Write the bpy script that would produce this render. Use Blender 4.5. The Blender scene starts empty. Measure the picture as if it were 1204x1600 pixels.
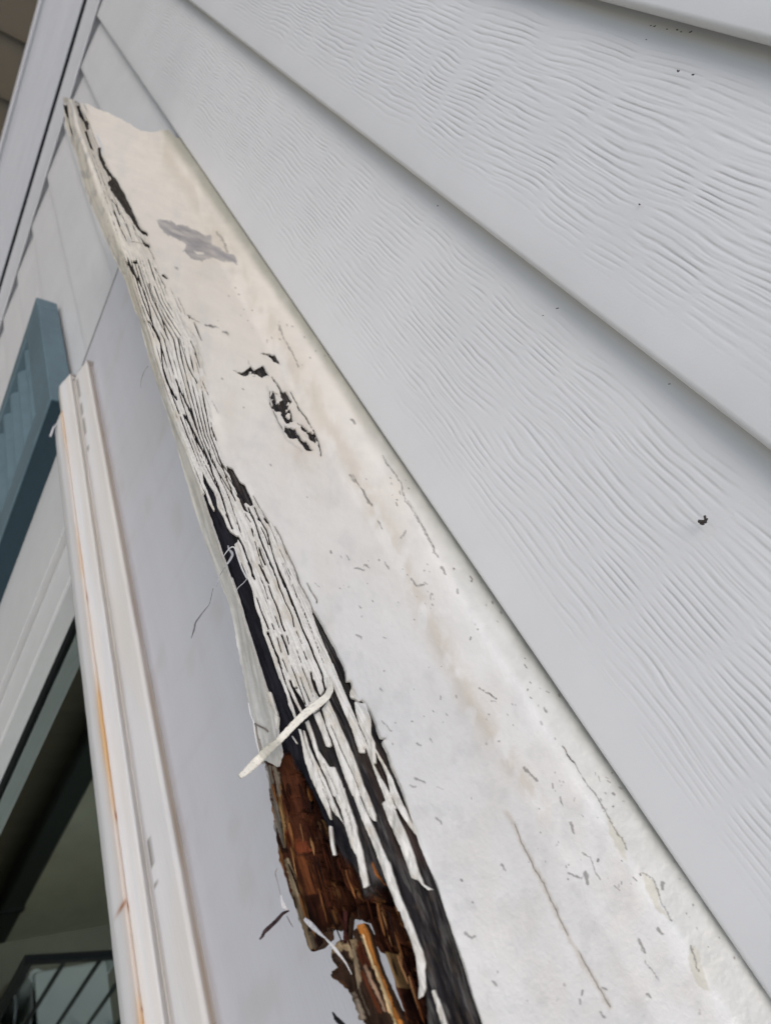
import bpy, math, random
import numpy as np
rnd = random.Random(7)
SC = bpy.context.scene
COL = SC.collection

# ------------------------------------------------------------------ camera
# calibrated against the photograph: world +X right along the wall, +Y into the wall, +Z up
HC, CZ = 0.24, 4.30                      # camera distance from the wall plane, height over the porch floor
c0 = np.array([602., 800.])
a_ = np.array([-45., -262.]) - c0        # vanishing point of the horizontals
b_ = np.array([-700., 2800.]) - c0       # vanishing point of the verticals
FP = math.sqrt(-(a_ @ b_))
dX = np.array([a_[0], a_[1], FP]); dX /= np.linalg.norm(dX)
dD = np.array([b_[0], b_[1], FP]); dD /= np.linalg.norm(dD)
nO = np.cross(dX, dD)
RM = np.array([-dX, -nO, -dD])           # camera (x right, y down, z forward) -> world
CAM = np.array([0., -HC, CZ])

from mathutils import Matrix, Vector
cd = bpy.data.cameras.new('camera'); cam = bpy.data.objects.new('camera', cd); COL.objects.link(cam)
right, down, fwd = RM[:, 0], RM[:, 1], RM[:, 2]
M = Matrix.Identity(4)
for i in range(3):
    M[i][0] = right[i]; M[i][1] = -down[i]; M[i][2] = -fwd[i]; M[i][3] = CAM[i]
cam.matrix_world = M
cd.sensor_fit = 'VERTICAL'; cd.sensor_height = 36; cd.lens = FP / 1600 * 36
cd.clip_start = 0.005; cd.clip_end = 500
cd.dof.use_dof = True; cd.dof.focus_distance = 0.30; cd.dof.aperture_fstop = 17
SC.camera = cam

# ------------------------------------------------------------------ light
W = bpy.data.worlds.new("World"); SC.world = W; W.use_nodes = True
nt = W.node_tree; nt.nodes.clear()
sky = nt.nodes.new('ShaderNodeTexSky'); sky.sky_type = 'NISHITA'; sky.sun_disc = False
SUN_EL, SUN_AZ = math.radians(50), math.radians(143)   # azimuth measured from +Y clockwise
sky.sun_elevation = SUN_EL; sky.sun_rotation = SUN_AZ
sky.air_density = 1.0; sky.dust_density = 2.0; sky.ozone_density = 0.6
bg = nt.nodes.new('ShaderNodeBackground'); bg.inputs[1].default_value = 0.12
wo = nt.nodes.new('ShaderNodeOutputWorld')
nt.links.new(sky.outputs[0], bg.inputs[0]); nt.links.new(bg.outputs[0], wo.inputs[0])
sl = bpy.data.lights.new('sun', 'SUN'); sl.energy = 1.0; sl.angle = math.radians(35); sl.color = (1, .955, .90)
so = bpy.data.objects.new('sun', sl); COL.objects.link(so); so.location = (0, -3, 8)
sd = Vector((math.sin(SUN_AZ) * math.cos(SUN_EL), math.cos(SUN_AZ) * math.cos(SUN_EL), math.sin(SUN_EL)))
so.rotation_euler = sd.to_track_quat('Z', 'Y').to_euler()
SC.view_settings.view_transform = 'Standard'; SC.view_settings.look = 'None'
SC.view_settings.exposure = 0.34; SC.view_settings.gamma = 1
SC.cycles.max_bounces = 6; SC.cycles.diffuse_bounces = 4

# ------------------------------------------------------------------ projection helpers
def rays(px, py):
    px = np.asarray(px, float); py = np.asarray(py, float)
    v = np.stack([px - c0[0], py - c0[1], np.full_like(px, FP)], -1)
    return v @ RM.T
def onY(px, py, y):
    """point of the place seen at a photo pixel, on the plane at depth y behind the wall face"""
    d = rays(px, py); t = (np.asarray(y) + HC) / d[..., 1]
    return d * t[..., None] + CAM
def onX(px, py, x):
    d = rays(px, py); t = np.asarray(x) / d[..., 0]
    return d * t[..., None] + CAM
def zoomc(x0, y0, s):
    return lambda *p: [(x0 + a / s, y0 + b / s) for a, b in p]

# ------------------------------------------------------------------ numpy noise
_tab = np.random.RandomState(3).rand(512, 512)
def vnoise(x, y, seed=0):
    x = np.asarray(x) + seed * 17.31; y = np.asarray(y) + seed * 5.77
    xi = np.floor(x).astype(int); yi = np.floor(y).astype(int)
    fx = x - xi; fy = y - yi
    fx = fx * fx * (3 - 2 * fx); fy = fy * fy * (3 - 2 * fy)
    g = lambda a, b: _tab[a & 511, b & 511]
    return (g(xi, yi) * (1 - fx) + g(xi + 1, yi) * fx) * (1 - fy) + (g(xi, yi + 1) * (1 - fx) + g(xi + 1, yi + 1) * fx) * fy
def fbm(x, y, seed=0, o=4):
    s = 0; a = .5; n = 0
    for k in range(o):
        s = s + a * vnoise(x * 2 ** k, y * 2 ** k, seed + k); n += a; a *= .5
    return s / n
def sstep(a, b, x):
    t = np.clip((x - a) / (b - a), 0, 1); return t * t * (3 - 2 * t)

# ------------------------------------------------------------------ object helpers
def tag(o, label=None, cat=None, group=None, kind=None):
    if label: o['label'] = label
    if cat: o['category'] = cat
    if group: o['group'] = group
    if kind: o['kind'] = kind
    return o
def empty(name, loc=(0, 0, 0)):
    o = bpy.data.objects.new(name, None); o.location = loc; o.empty_display_size = .05
    COL.objects.link(o); return o
def link(name, me, mat, parent=None, label=None):
    o = bpy.data.objects.new(name, me); COL.objects.link(o)
    if mat is not None: me.materials.append(mat)
    if parent is not None:
        o.parent = parent; o.matrix_parent_inverse = Matrix.Translation(-Vector(parent.location))
    if label: o['label'] = label
    return o
def mesh_np(name, V, F4, F3=None, smooth=True, col=None, attr=None):
    """mesh from arrays: V (n,3), quads (m,4), tris (k,3)"""
    me = bpy.data.meshes.new(name)
    V = np.ascontiguousarray(V, dtype=np.float32)
    F4 = np.zeros((0, 4), int) if F4 is None else np.asarray(F4, int)
    F3 = np.zeros((0, 3), int) if F3 is None else np.asarray(F3, int)
    me.vertices.add(len(V)); me.vertices.foreach_set('co', V.ravel())
    nl = F4.size + F3.size
    me.loops.add(nl); me.loops.foreach_set('vertex_index', np.concatenate([F4.ravel(), F3.ravel()]).astype(np.int32))
    me.polygons.add(len(F4) + len(F3))
    st = np.concatenate([np.arange(len(F4)) * 4, F4.size + np.arange(len(F3)) * 3]).astype(np.int32)
    me.polygons.foreach_set('loop_start', st)
    me.polygons.foreach_set('use_smooth', np.full(len(F4) + len(F3), smooth))
    me.update(calc_edges=True)
    if col is not None:
        ca = me.color_attributes.new('Col', 'FLOAT_COLOR', 'POINT')
        c4 = np.ones((len(V), 4), np.float32); c4[:, :3] = col
        ca.data.foreach_set('color', c4.ravel())
    return me
class MB:
    """collects boxes and bars into one mesh"""
    def __init__(s): s.v = []; s.f = []
    def box(s, x0, x1, y0, y1, z0, z1):
        b = len(s.v)
        s.v += [(x, y, z) for x in (x0, x1) for y in (y0, y1) for z in (z0, z1)]
        for f in ((0, 1, 3, 2), (4, 6, 7, 5), (0, 4, 5, 1), (2, 3, 7, 6), (0, 2, 6, 4), (1, 5, 7, 3)):
            s.f.append([b + i for i in f])
        return s
    def prism(s, prof, x0, x1, cap=True):
        """extrude a closed YZ outline along X"""
        b = len(s.v); n = len(prof)
        for x in (x0, x1): s.v += [(x, p[0], p[1]) for p in prof]
        for i in range(n):
            j = (i + 1) % n; s.f.append([b + i, b + j, b + n + j, b + n + i])
        if cap: s.f.append([b + i for i in range(n)][::-1]); s.f.append([b + n + i for i in range(n)])
        return s
    def tube(s, pts, r, n=8, r1=None):
        pts = [Vector(p) for p in pts]; b = len(s.v); L = len(pts)
        for i, p in enumerate(pts):
            t = (pts[min(i + 1, L - 1)] - pts[max(i - 1, 0)]).normalized()
            u = t.orthogonal().normalized() if i == 0 else (u - t * u.dot(t)).normalized()
            w = t.cross(u); rr = r if r1 is None else r + (r1 - r) * i / (L - 1)
            for k in range(n):
                a = 2 * math.pi * k / n; s.v.append(tuple(p + (u * math.cos(a) + w * math.sin(a)) * rr))
        for i in range(L - 1):
            for k in range(n):
                k2 = (k + 1) % n; s.f.append([b + i * n + k, b + i * n + k2, b + (i + 1) * n + k2, b + (i + 1) * n + k])
        s.f.append([b + k for k in range(n)][::-1]); s.f.append([b + (L - 1) * n + k for k in range(n)])
        return s
    def lathe(s, prof, c, n=24):
        b = len(s.v)
        for r, z in prof:
            for k in range(n):
                a = 2 * math.pi * k / n; s.v.append((c[0] + r * math.cos(a), c[1] + r * math.sin(a), c[2] + z))
        for i in range(len(prof) - 1):
            for k in range(n):
                k2 = (k + 1) % n; s.f.append([b + i * n + k, b + i * n + k2, b + (i + 1) * n + k2, b + (i + 1) * n + k])
        return s
    def build(s, name, mat, parent=None, bevel=0, smooth=False, label=None):
        me = bpy.data.meshes.new(name); me.from_pydata(s.v, [], s.f); me.update()
        import bmesh
        bm = bmesh.new(); bm.from_mesh(me); bmesh.ops.recalc_face_normals(bm, faces=bm.faces); bm.to_mesh(me); bm.free()
        if smooth:
            for p in me.polygons: p.use_smooth = True
        o = link(name, me, mat, parent, label)
        if bevel:
            m = o.modifiers.new('b', 'BEVEL'); m.width = bevel; m.segments = 2; m.limit_method = 'ANGLE'
        return o

# ------------------------------------------------------------------ materials
def newmat(name):
    m = bpy.data.materials.new(name); m.use_nodes = True
    n = m.node_tree.nodes; l = m.node_tree.links
    return m, n, l, n['Principled BSDF']
def N(n, t, **k):
    x = n.new(t)
    for a, b in k.items(): setattr(x, a, b)
    return x
def math_(n, l, op, a, b=None, c=None):
    x = N(n, 'ShaderNodeMath', operation=op)
    for i, v in enumerate((a, b, c)):
        if v is None: continue
        if isinstance(v, (int, float)): x.inputs[i].default_value = v
        else: l.new(v, x.inputs[i])
    return x.outputs[0]
def noise_(n, l, vec, scale, detail=3, rough=.5, dim='3D'):
    x = N(n, 'ShaderNodeTexNoise', noise_dimensions=dim)
    x.inputs['Scale'].default_value = scale; x.inputs['Detail'].default_value = detail; x.inputs['Roughness'].default_value = rough
    l.new(vec, x.inputs['Vector'] if dim != '1D' else x.inputs['W']); return x.outputs['Fac']
def mapping_(n, l, vec, sc):
    x = N(n, 'ShaderNodeMapping'); x.inputs['Scale'].default_value = sc; l.new(vec, x.inputs['Vector']); return x.outputs[0]
def ramp_(n, l, fac, stops):
    x = N(n, 'ShaderNodeValToRGB'); r = x.color_ramp
    r.elements[0].position, r.elements[0].color = stops[0][0], (*stops[0][1], 1)
    r.elements[1].position, r.elements[1].color = stops[-1][0], (*stops[-1][1], 1)
    for p, c in stops[1:-1]: e = r.elements.new(p); e.color = (*c, 1)
    l.new(fac, x.inputs[0]); return x.outputs[0]
def objco(n): return N(n, 'ShaderNodeTexCoord').outputs['Object']
def bump_(n, l, h, b, dist, strength=1.0, prev=None):
    x = N(n, 'ShaderNodeBump'); x.inputs['Strength'].default_value = strength; x.inputs['Distance'].default_value = dist
    l.new(h, x.inputs['Height'])
    if prev is not None: l.new(prev, x.inputs['Normal'])
    if b is not None: l.new(x.outputs[0], b.inputs['Normal'])
    return x.outputs[0]

def mat_plain(name, col, rough=.5, var=.06, scale=40, bump=.0002, stretch=(1, 1, 1), spec=.4):
    m, n, l, b = newmat(name); co = mapping_(n, l, objco(n), stretch)
    f = noise_(n, l, co, scale, 5, .6); f2 = noise_(n, l, co, scale * .12, 3)
    s = math_(n, l, 'ADD', f, f2)
    lo = tuple(c * (1 - var * 1.5) for c in col); hi = tuple(min(1, c * (1 + var)) for c in col)
    l.new(ramp_(n, l, math_(n, l, 'MULTIPLY', s, .5), [(.3, lo), (.7, hi)]), b.inputs['Base Color'])
    b.inputs['Roughness'].default_value = rough; b.inputs['Specular IOR Level'].default_value = spec
    if bump: bump_(n, l, noise_(n, l, co, scale * 4, 4), b, bump)
    return m

def mat_vinyl(name, col, dirt=True):
    """vinyl siding with a pressed wood grain: short wavy dashes along X set in staggered columns"""
    m, n, l, b = newmat(name); co = objco(n)
    sep = N(n, 'ShaderNodeSeparateXYZ'); l.new(co, sep.inputs[0]); X, Z = sep.outputs[0], sep.outputs[2]
    warp = noise_(n, l, mapping_(n, l, co, (6, 1, 22)), 1, 2)
    wx = math_(n, l, 'MULTIPLY_ADD', math_(n, l, 'SUBTRACT', warp, .5), .026, X)
    cols = []
    heights = []
    for (vs, sp, sd) in ((26, .0028, 0.0), (12, .0037, 5.3)):
        v = N(n, 'ShaderNodeTexVoronoi', voronoi_dimensions='1D', feature='DISTANCE_TO_EDGE'); v.inputs['Scale'].default_value = vs
        v2 = N(n, 'ShaderNodeTexVoronoi', voronoi_dimensions='1D', feature='F1'); v2.inputs['Scale'].default_value = vs
        w = math_(n, l, 'ADD', wx, sd); l.new(w, v.inputs['W']); l.new(w, v2.inputs['W'])
        edge = N(n, 'ShaderNodeMapRange'); edge.inputs[1].default_value = .03; edge.inputs[2].default_value = .17; l.new(v.outputs['Distance'], edge.inputs[0])
        csep = N(n, 'ShaderNodeSeparateColor'); l.new(v2.outputs['Color'], csep.inputs[0])
        wav = noise_(n, l, mapping_(n, l, co, (17, 1, 34)), 1, 2, .4)
        ph = math_(n, l, 'MULTIPLY_ADD', Z, 1 / sp, math_(n, l, 'MULTIPLY', csep.outputs[0], 7.0))
        ph = math_(n, l, 'MULTIPLY_ADD', wav, 2.9, ph)
        s = math_(n, l, 'SINE', math_(n, l, 'MULTIPLY', ph, 6.2832))
        s = math_(n, l, 'POWER', math_(n, l, 'MULTIPLY_ADD', s, .5, .5), 2.2)
        pres = N(n, 'ShaderNodeMapRange'); pres.inputs[1].default_value = .30; pres.inputs[2].default_value = .60
        l.new(noise_(n, l, mapping_(n, l, co, (34, 1, 150)), 1, 2), pres.inputs[0])
        heights.append(math_(n, l, 'MULTIPLY', math_(n, l, 'MULTIPLY', s, math_(n, l, 'MULTIPLY_ADD', edge.outputs[0], .86, .14)), pres.outputs[0]))
    sel = N(n, 'ShaderNodeMapRange'); sel.inputs[1].default_value = .42; sel.inputs[2].default_value = .58
    l.new(noise_(n, l, mapping_(n, l, co, (9, 1, 26)), 1, 1), sel.inputs[0])
    mix = N(n, 'ShaderNodeMix'); l.new(sel.outputs[0], mix.inputs[0]); l.new(heights[0], mix.inputs[2]); l.new(heights[1], mix.inputs[3])
    # the grain fades out on the rolled lower edge and on the top of each course (UV v = 0..1 up the course)
    uv = N(n, 'ShaderNodeUVMap'); us = N(n, 'ShaderNodeSeparateXYZ'); l.new(uv.outputs[0], us.inputs[0])
    f1 = N(n, 'ShaderNodeMapRange'); f1.inputs[1].default_value = .12; f1.inputs[2].default_value = .27; l.new(us.outputs[1], f1.inputs[0])
    f2 = N(n, 'ShaderNodeMapRange'); f2.inputs[1].default_value = .99; f2.inputs[2].default_value = .80; l.new(us.outputs[1], f2.inputs[0])
    fade = math_(n, l, 'MULTIPLY', f1.outputs[0], f2.outputs[0])
    h = math_(n, l, 'MULTIPLY', mix.outputs[0], fade)
    h = math_(n, l, 'MULTIPLY', h, -1)
    nb = bump_(n, l, h, None, .00056, .72)
    bump_(n, l, noise_(n, l, co, 900, 4), b, .00012, .5, nb)
    f = noise_(n, l, co, 9, 5, .6)
    base = ramp_(n, l, f, [(.3, tuple(c * .95 for c in col)), (.7, tuple(c * 1.03 for c in col))])
    if dirt:
        sp = N(n, 'ShaderNodeTexVoronoi'); sp.inputs['Scale'].default_value = 210; l.new(co, sp.inputs['Vector'])
        pick = noise_(n, l, co, 24, 3, .7)
        d = math_(n, l, 'LESS_THAN', sp.outputs['Distance'], math_(n, l, 'MULTIPLY', math_(n, l, 'SUBTRACT', pick, .62), .9))
        mx = N(n, 'ShaderNodeMix', data_type='RGBA'); l.new(math_(n, l, 'MULTIPLY', d, .55), mx.inputs[0]); l.new(base, mx.inputs[6])
        mx.inputs[7].default_value = (.16, .13, .11, 1); base = mx.outputs[2]
    l.new(base, b.inputs['Base Color']); b.inputs['Roughness'].default_value = .42; b.inputs['Specular IOR Level'].default_value = .35
    return m

def mat_vcol(name, rough=.5, bump=.00008, bscale=900, stretch=(1, 1, 1), var=.05, vscale=60, spec=.4):
    m, n, l, b = newmat(name); co = mapping_(n, l, objco(n), stretch)
    a = N(n, 'ShaderNodeAttribute', attribute_name='Col')
    f = noise_(n, l, co, vscale, 6, .65)
    r = N(n, 'ShaderNodeMapRange'); r.inputs[1].default_value = .25; r.inputs[2].default_value = .75
    r.inputs[3].default_value = 1 - var * 1.5; r.inputs[4].default_value = 1 + var * .5; l.new(f, r.inputs[0])
    v = N(n, 'ShaderNodeVectorMath', operation='SCALE'); l.new(a.outputs['Color'], v.inputs[0]); l.new(r.outputs[0], v.inputs['Scale'])
    l.new(v.outputs[0], b.inputs['Base Color'])
    b.inputs['Roughness'].default_value = rough; b.inputs['Specular IOR Level'].default_value = spec
    bump_(n, l, noise_(n, l, co, bscale, 5, .6), b, bump)
    return m

WHITE_VINYL = mat_vinyl('white_vinyl', (.640, .640, .635))
TAN_VINYL = mat_vinyl('tan_vinyl', (.105, .088, .062), False)
POST_VINYL = mat_plain('post_vinyl', (.60, .605, .62), .45, .05, 30, .0003, (1, 30, 1.5))
PAINT = mat_vcol('old_white_paint', .48, .00010, 1100, (1, 1, 1), .06, 50)
FLAKE = mat_vcol('peeled_paint', .55, .00010, 1500, (1, 1, 1), .05, 90)
WOOD = mat_vcol('weathered_wood', .92, .0009, 700, (.10, 1, 1), .55, 600, .08)
BOARD = mat_vcol('painted_board', .5, .0002, 500, (.12, 1, 1), .035, 30)
TEAL = mat_plain('teal_shutter_paint', (.112, .168, .195), .5, .12, 60, .0002)
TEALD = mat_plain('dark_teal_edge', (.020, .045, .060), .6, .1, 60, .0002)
TRIM = mat_plain('white_trim', (.58, .58, .57), .45, .04, 30, .0001)
GREENV = mat_plain('dark_green_sash', (.040, .065, .056), .35, .1, 50, 0)
BLACK = mat_plain('black_metal', (.012, .012, .014), .4, .1, 50, 0)
OLIVE = mat_plain('porch_floor_paint', (.20, .195, .15), .7, .15, 6, .0005)
DARKR = mat_plain('dark_room', (.02, .022, .02), .8, .1, 5, 0)
PLASTIC = mat_plain('white_plastic', (.62, .66, .64), .4, .04, 20, 0)
TEALP = mat_plain('teal_plastic', (.05, .28, .28), .4, .05, 20, 0)
BROWNB = mat_plain('brown_bag', (.20, .16, .10), .7, .2, 20, .001)
METAL = mat_plain('aluminium', (.5, .5, .52), .3, .05, 90, 0, spec=.6)

# ------------------------------------------------------------------ siding walls
LAPS = [.306 + .0, .196, .086, -.0245, -.1445, -.240, -.350, -.460, -.572, -.685, -.797, -.908, -1.02, -1.13, -1.24, -1.35, -1.46, -1.57]
def course_profile(z0, z1):
    """YZ profile of a course: hidden back return, rolled lip, sloping face (y outward is negative)"""
    P = [(.0100, z0 + .004), (.0060, z0 + .0005), (.0030, z0 - .0002)]
    for k in range(7):
        a = math.pi / 2 * k / 6
        P.append((.0026 - .0026 * math.sin(a) , z0 + .0026 - .0028 * math.cos(a)))
    H = z1 - z0
    for k in range(1, 15):
        u = k / 14
        P.append((-.0007 * math.sin(u * 3.1) + .0118 * u ** 1.1, z0 + .0026 + (H + .004) * u))
    return P
def make_course(name, parent, mat, x0, x1, z0, z1, swap=None):
    P = np.array(course_profile(z0, z1)); xs = np.linspace(x0, x1, max(2, int(abs(x1 - x0) / .03)))
    n = len(P); m = len(xs)
    V = np.zeros((m, n, 3))
    wob = .0007 * (fbm(xs * 3, np.full_like(xs, z0 * 9), 2) - .5)
    V[..., 0] = xs[:, None]; V[..., 1] = P[None, :, 0] + wob[:, None]; V[..., 2] = P[None, :, 1] + CZ
    if swap is not None: V = swap(V)
    I = np.arange(m * n).reshape(m, n)
    F = np.stack([I[:-1, :-1], I[1:, :-1], I[1:, 1:], I[:-1, 1:]], -1).reshape(-1, 4)
    me = mesh_np(name, V.reshape(-1, 3), F)
    uvl = me.uv_layers.new(name='UVMap')
    vv = np.clip((P[:, 1] - z0) / (z1 - z0), 0, 1)
    vi = np.zeros(len(me.loops), np.int32); me.loops.foreach_get('vertex_index', vi)
    uv = np.stack([np.zeros(len(vi)), vv[vi % n]], -1).astype(np.float32); uvl.data.foreach_set('uv', uv.ravel())
    return link(name, me, mat, parent)
XEND = -1.70
wall = empty('siding_wall', (-.3, 0, CZ - .1))
tag(wall, 'white wood-grain vinyl siding wall above and left of the rotten window cap', 'wall')
zs = LAPS
tops = [.416] + zs[:-1]
for z0, z1 in zip(zs, tops):
    make_course('siding_course', wall, WHITE_VINYL, XEND - .011, 1.2 if z0 > -.2 else -.91, z0, z1)
MB().box(XEND, 1.2, .020, .05, CZ - .26, CZ + .43).box(XEND, -.91, .020, .05, CZ - 1.68, CZ - .261).build('sheathing', TRIM, wall)
# cut the lower courses where the window stands: the boards in front cover that area

# specks of dirt stuck to the siding
dirt = mat_plain('dirt', (.06, .05, .045), .9, .3, 900, 0)
for px_, py_, r_ in ((1098, 815, .0011), (1101, 811, .0008), (1096, 819, .0006), (1016, 40, .0003), (1022, 41, .0004), (1041, 46, .0003), (1057, 47, .0004), (1063, 50, .0003), (1078, 50, .0004), (1009, 62, .0003), (1058, 112, .0005), (1082, 117, .0005), (998, 320, .0004), (870, 482, .0004),
        (848, 493, .0003), (683, 322, .0004), (1045, 600, .0003)):
    p = onY(px_, py_, .002 if py_ > 130 else .005); m_ = MB(); q_ = [rnd.uniform(.5, 1.3) for _ in range(8)]
    m_.tube([tuple(p + np.array((-r_ * 1.3, .0, rnd.uniform(-1, 1) * r_))), tuple(p), tuple(p + np.array((r_ * q_[0], 0, r_ * q_[1])))], r_ * .6, 5)
    m_.build('dirt_speck', dirt, wall)
# inside corner post (one face along this wall, one along the tan wall)
XC = -1.852
post = empty('corner_post', (XC, -.03, CZ - 1.6))
tag(post, 'tall white vinyl inside corner post between white siding and tan wall', 'corner post')
z0p, z1p = CZ - 2.2, CZ + .45
MB().box(XC + .010, XEND + .0, -.0040, -.0018, z0p, z1p).build('side_flange', POST_VINYL, post, .001)
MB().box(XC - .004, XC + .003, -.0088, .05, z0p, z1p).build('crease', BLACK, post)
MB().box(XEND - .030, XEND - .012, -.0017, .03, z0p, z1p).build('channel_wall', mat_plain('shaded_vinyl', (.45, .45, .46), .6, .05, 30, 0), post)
MB().box(XC - .010, XC + .0035, -.079, -.0088, z0p, z1p).build('face', POST_VINYL, post, .0015)
MB().box(XC - .02, XC + .008, -.081, -.076, z0p, z1p).build('outer_edge', POST_VINYL, post, .0015)

tan = empty('tan_wall', (-1.87, -1.0, CZ - 1.5))
tag(tan, 'dark tan lap siding wall standing square to the white one past the corner post', 'wall')
def swp(V):
    # turned square to the wall
    U = V.copy(); U[..., 0] = -1.868 + V[..., 1] * -1; U[..., 1] = V[..., 0]; return U
tz = [.34 - .118 * k for k in range(40)]
TO = -.0205 + .0
for k in range(1, 39):
    make_course('siding_course', tan, TAN_VINYL, -2.6, -.080, tz[k] + TO, tz[k - 1] + TO, swp)
MB().box(-1.95, -1.890, -2.6, -.08, 0, CZ + .45).build('sheathing', DARKR, tan)

# ------------------------------------------------------------------ head board and moulding of the window
def line_z(pA, pB, y):
    """height along X of a long edge, traced at two pixels, lying at depth y"""
    A = onY(*pA, y); B = onY(*pB, y)
    s = (B[2] - A[2]) / (B[0] - A[0]); return lambda x: A[2] + s * (x - A[0])
def loft_lines(name, mat, parent, lines, x0, x1, nx, colf, sub=6, jag=None, endcap=True):
    """lines: (pixel far, pixel near, y); builds the surface through them between x0 and x1"""
    fs = [(line_z(a, b, y), y) for a, b, y in lines]
    vt = []; 
    for i in range(len(fs) - 1):
        for k in range(sub): vt.append((i, k / sub))
    vt.append((len(fs) - 2, 1.0))
    xs = np.linspace(x0, x1, nx); V = np.zeros((nx, len(vt), 3)); U = np.zeros((nx, len(vt)))
    for j, (i, t) in enumerate(vt):
        tt = t
        za = np.array([fs[i][0](x) for x in xs]); zb = np.array([fs[i + 1][0](x) for x in xs])
        V[:, j, 0] = xs; V[:, j, 1] = fs[i][1] * (1 - tt) + fs[i + 1][1] * tt; V[:, j, 2] = za * (1 - tt) + zb * tt
        U[:, j] = i + t
    V[..., 1] += .0006 * (fbm(V[..., 0] * 40, U * 3, 4) - .5) + .0003 * (fbm(V[..., 0] * 8, U * 60, 8) - .5)
    if jag is not None: V[0, :, 0] += jag * (fbm(U[0] * 6, U[0] * 0, 5) - .5)
    I = np.arange(V.shape[0] * V.shape[1]).reshape(V.shape[:2])
    F = np.stack([I[:-1, :-1], I[:-1, 1:], I[1:, 1:], I[1:, :-1]], -1).reshape(-1, 4)
    col = colf(V[..., 0], U).reshape(-1, 3)
    VV = V.reshape(-1, 3)
    if endcap:      # the sawn end, running back to the wall
        b = len(VV); E = V[0].copy(); E[:, 1] = np.maximum(E[:, 1], .004) * 0 + .006
        VV = np.concatenate([VV, E]); col = np.concatenate([col, col[:V.shape[1]] * .9])
        r = np.arange(V.shape[1] - 1)
        F = np.concatenate([F, np.stack([r, b + r, b + r + 1, r + 1], -1)])
        bb = len(VV); B = V[:, -1].copy(); B[:, 1] = .006
        VV = np.concatenate([VV, B]); col = np.concatenate([col, np.tile(col[:1], (len(B), 1))])
        s_ = V.shape[1]; r = np.arange(V.shape[0] - 1)
        F = np.concatenate([F, np.stack([r * s_ + s_ - 1, bb + r, bb + r + 1, (r + 1) * s_ + s_ - 1], -1)])
    me = mesh_np(name, VV, F, col=col); 
    return link(name, me, mat, parent)
def C3(c): return np.array(c)[None, None, :]
def col_board(x, u):
    base = C3((.62, .62, .645)) * (1 - .05 * fbm(x * 6, u * 2, 1)[..., None])
    # faint yellow drips running down from the cap
    d = sstep(.55, .85, fbm(x * 9, u * .7, 9)) * .10
    base = base * (1 - d[..., None] * (1 - C3((.80, .72, .52))))
    sm = sstep(.60, .80, fbm(x * 26, u * 3.2, 14, 4)) * .25 + sstep(.5, .9, fbm(x * 90, u * .9, 15, 3)) * .10
    return base * (1 - sm[..., None] * (1 - C3((.78, .72, .60))))
XB = -.932
board = empty('head_board', (XB, -.004, CZ - .44))
tag(board, 'smooth grey-white flat board under the rotten cap and above the window moulding', 'board')
moldtop = ((186, 800), (339, 1600))
loft_lines('board_face', BOARD, board, [((215, 420), (420, 880), -.004), ((150, 560), (300, 1400), -.004)], XB, 1.1, 260, col_board, 1)
MB_ = MB()
fz0 = CZ - .195
# upper strip of the same board behind the cap
def flat_quad(name, mat, parent, pts, colr):
    me = mesh_np(name, np.array(pts, float), [[0, 1, 2, 3]], smooth=False, col=np.tile(np.array(colr), (4, 1))); return link(name, me, mat, parent)
for o in list(board.children): bpy.data.objects.remove(o)
xs = np.linspace(XB, 1.1, 400); zz = np.linspace(CZ - .165, CZ - .56, 60)
Xg, Zg = np.meshgrid(xs, zz, indexing='ij')
Vb = np.stack([Xg, -.004 + .0007 * (fbm(Xg * 5, Zg * 9, 3) - .5), Zg], -1)
# rough sawn left end following the slight lean seen in the photo
Vb[0, :, 0] += .0016 * (fbm(zz * 90, zz * 0, 5) - .5)
Ib = np.arange(Xg.size).reshape(Xg.shape)
Fb = np.stack([Ib[:-1, :-1], Ib[:-1, 1:], Ib[1:, 1:], Ib[1:, :-1]], -1).reshape(-1, 4)
cb = col_board(Xg, (CZ - Zg) * 8)
me = mesh_np('board_face', Vb.reshape(-1, 3), Fb, col=cb.reshape(-1, 3)); link('board_face', me, BOARD, board)
MB().box(XB + .0005, 1.1, -.002, .012, CZ - .56, CZ - .165).build('board_core', TRIM, board)

MB().box(XB - .003, XB, -.0047, .01, CZ - .47, CZ - .2).build('end_gap_shade', mat_plain('gap_shade', (.16, .15, .15), .8, .2, 60, 0), board)  # dark strip standing in for the shadow line at the board's end
mold = empty('window_moulding', (-.85, -.03, CZ - .5))
tag(mold, 'cream stepped wooden moulding along the window head with brown stain lines', 'moulding')
WH = (.72, .705, .69)
def col_mold(x, u):
    n1 = fbm(x * 20, u * 2, 2); base = C3(WH) * (1 - .07 * n1[..., None])
    cr = sstep(.35, .7, fbm(x * 7, u * 1.5, 7)) * .6
    base = base * (1 - cr[..., None] * (1 - C3((1.0, .95, .86))))
    wob = .10 * (fbm(x * 30, u * 0, 3) - .5)
    edge = np.exp(-((u - (.45 + wob)) / .30) ** 2) * (.30 + .6 * fbm(x * 25, u, 4))          # brown line next to the flat board
    base = base * (1 - edge[..., None] * (1 - C3((.62, .45, .28))))
    pl = (np.abs(u - 2.05 - .25 * (fbm(x * 60, u * 0, 12) - .5)) < .07) & (fbm(x * 9, u * 0, 11) > .64)          # lifted paint in the groove
    base = np.where(pl[..., None], C3((.22, .20, .17)), base)
    return base
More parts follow.
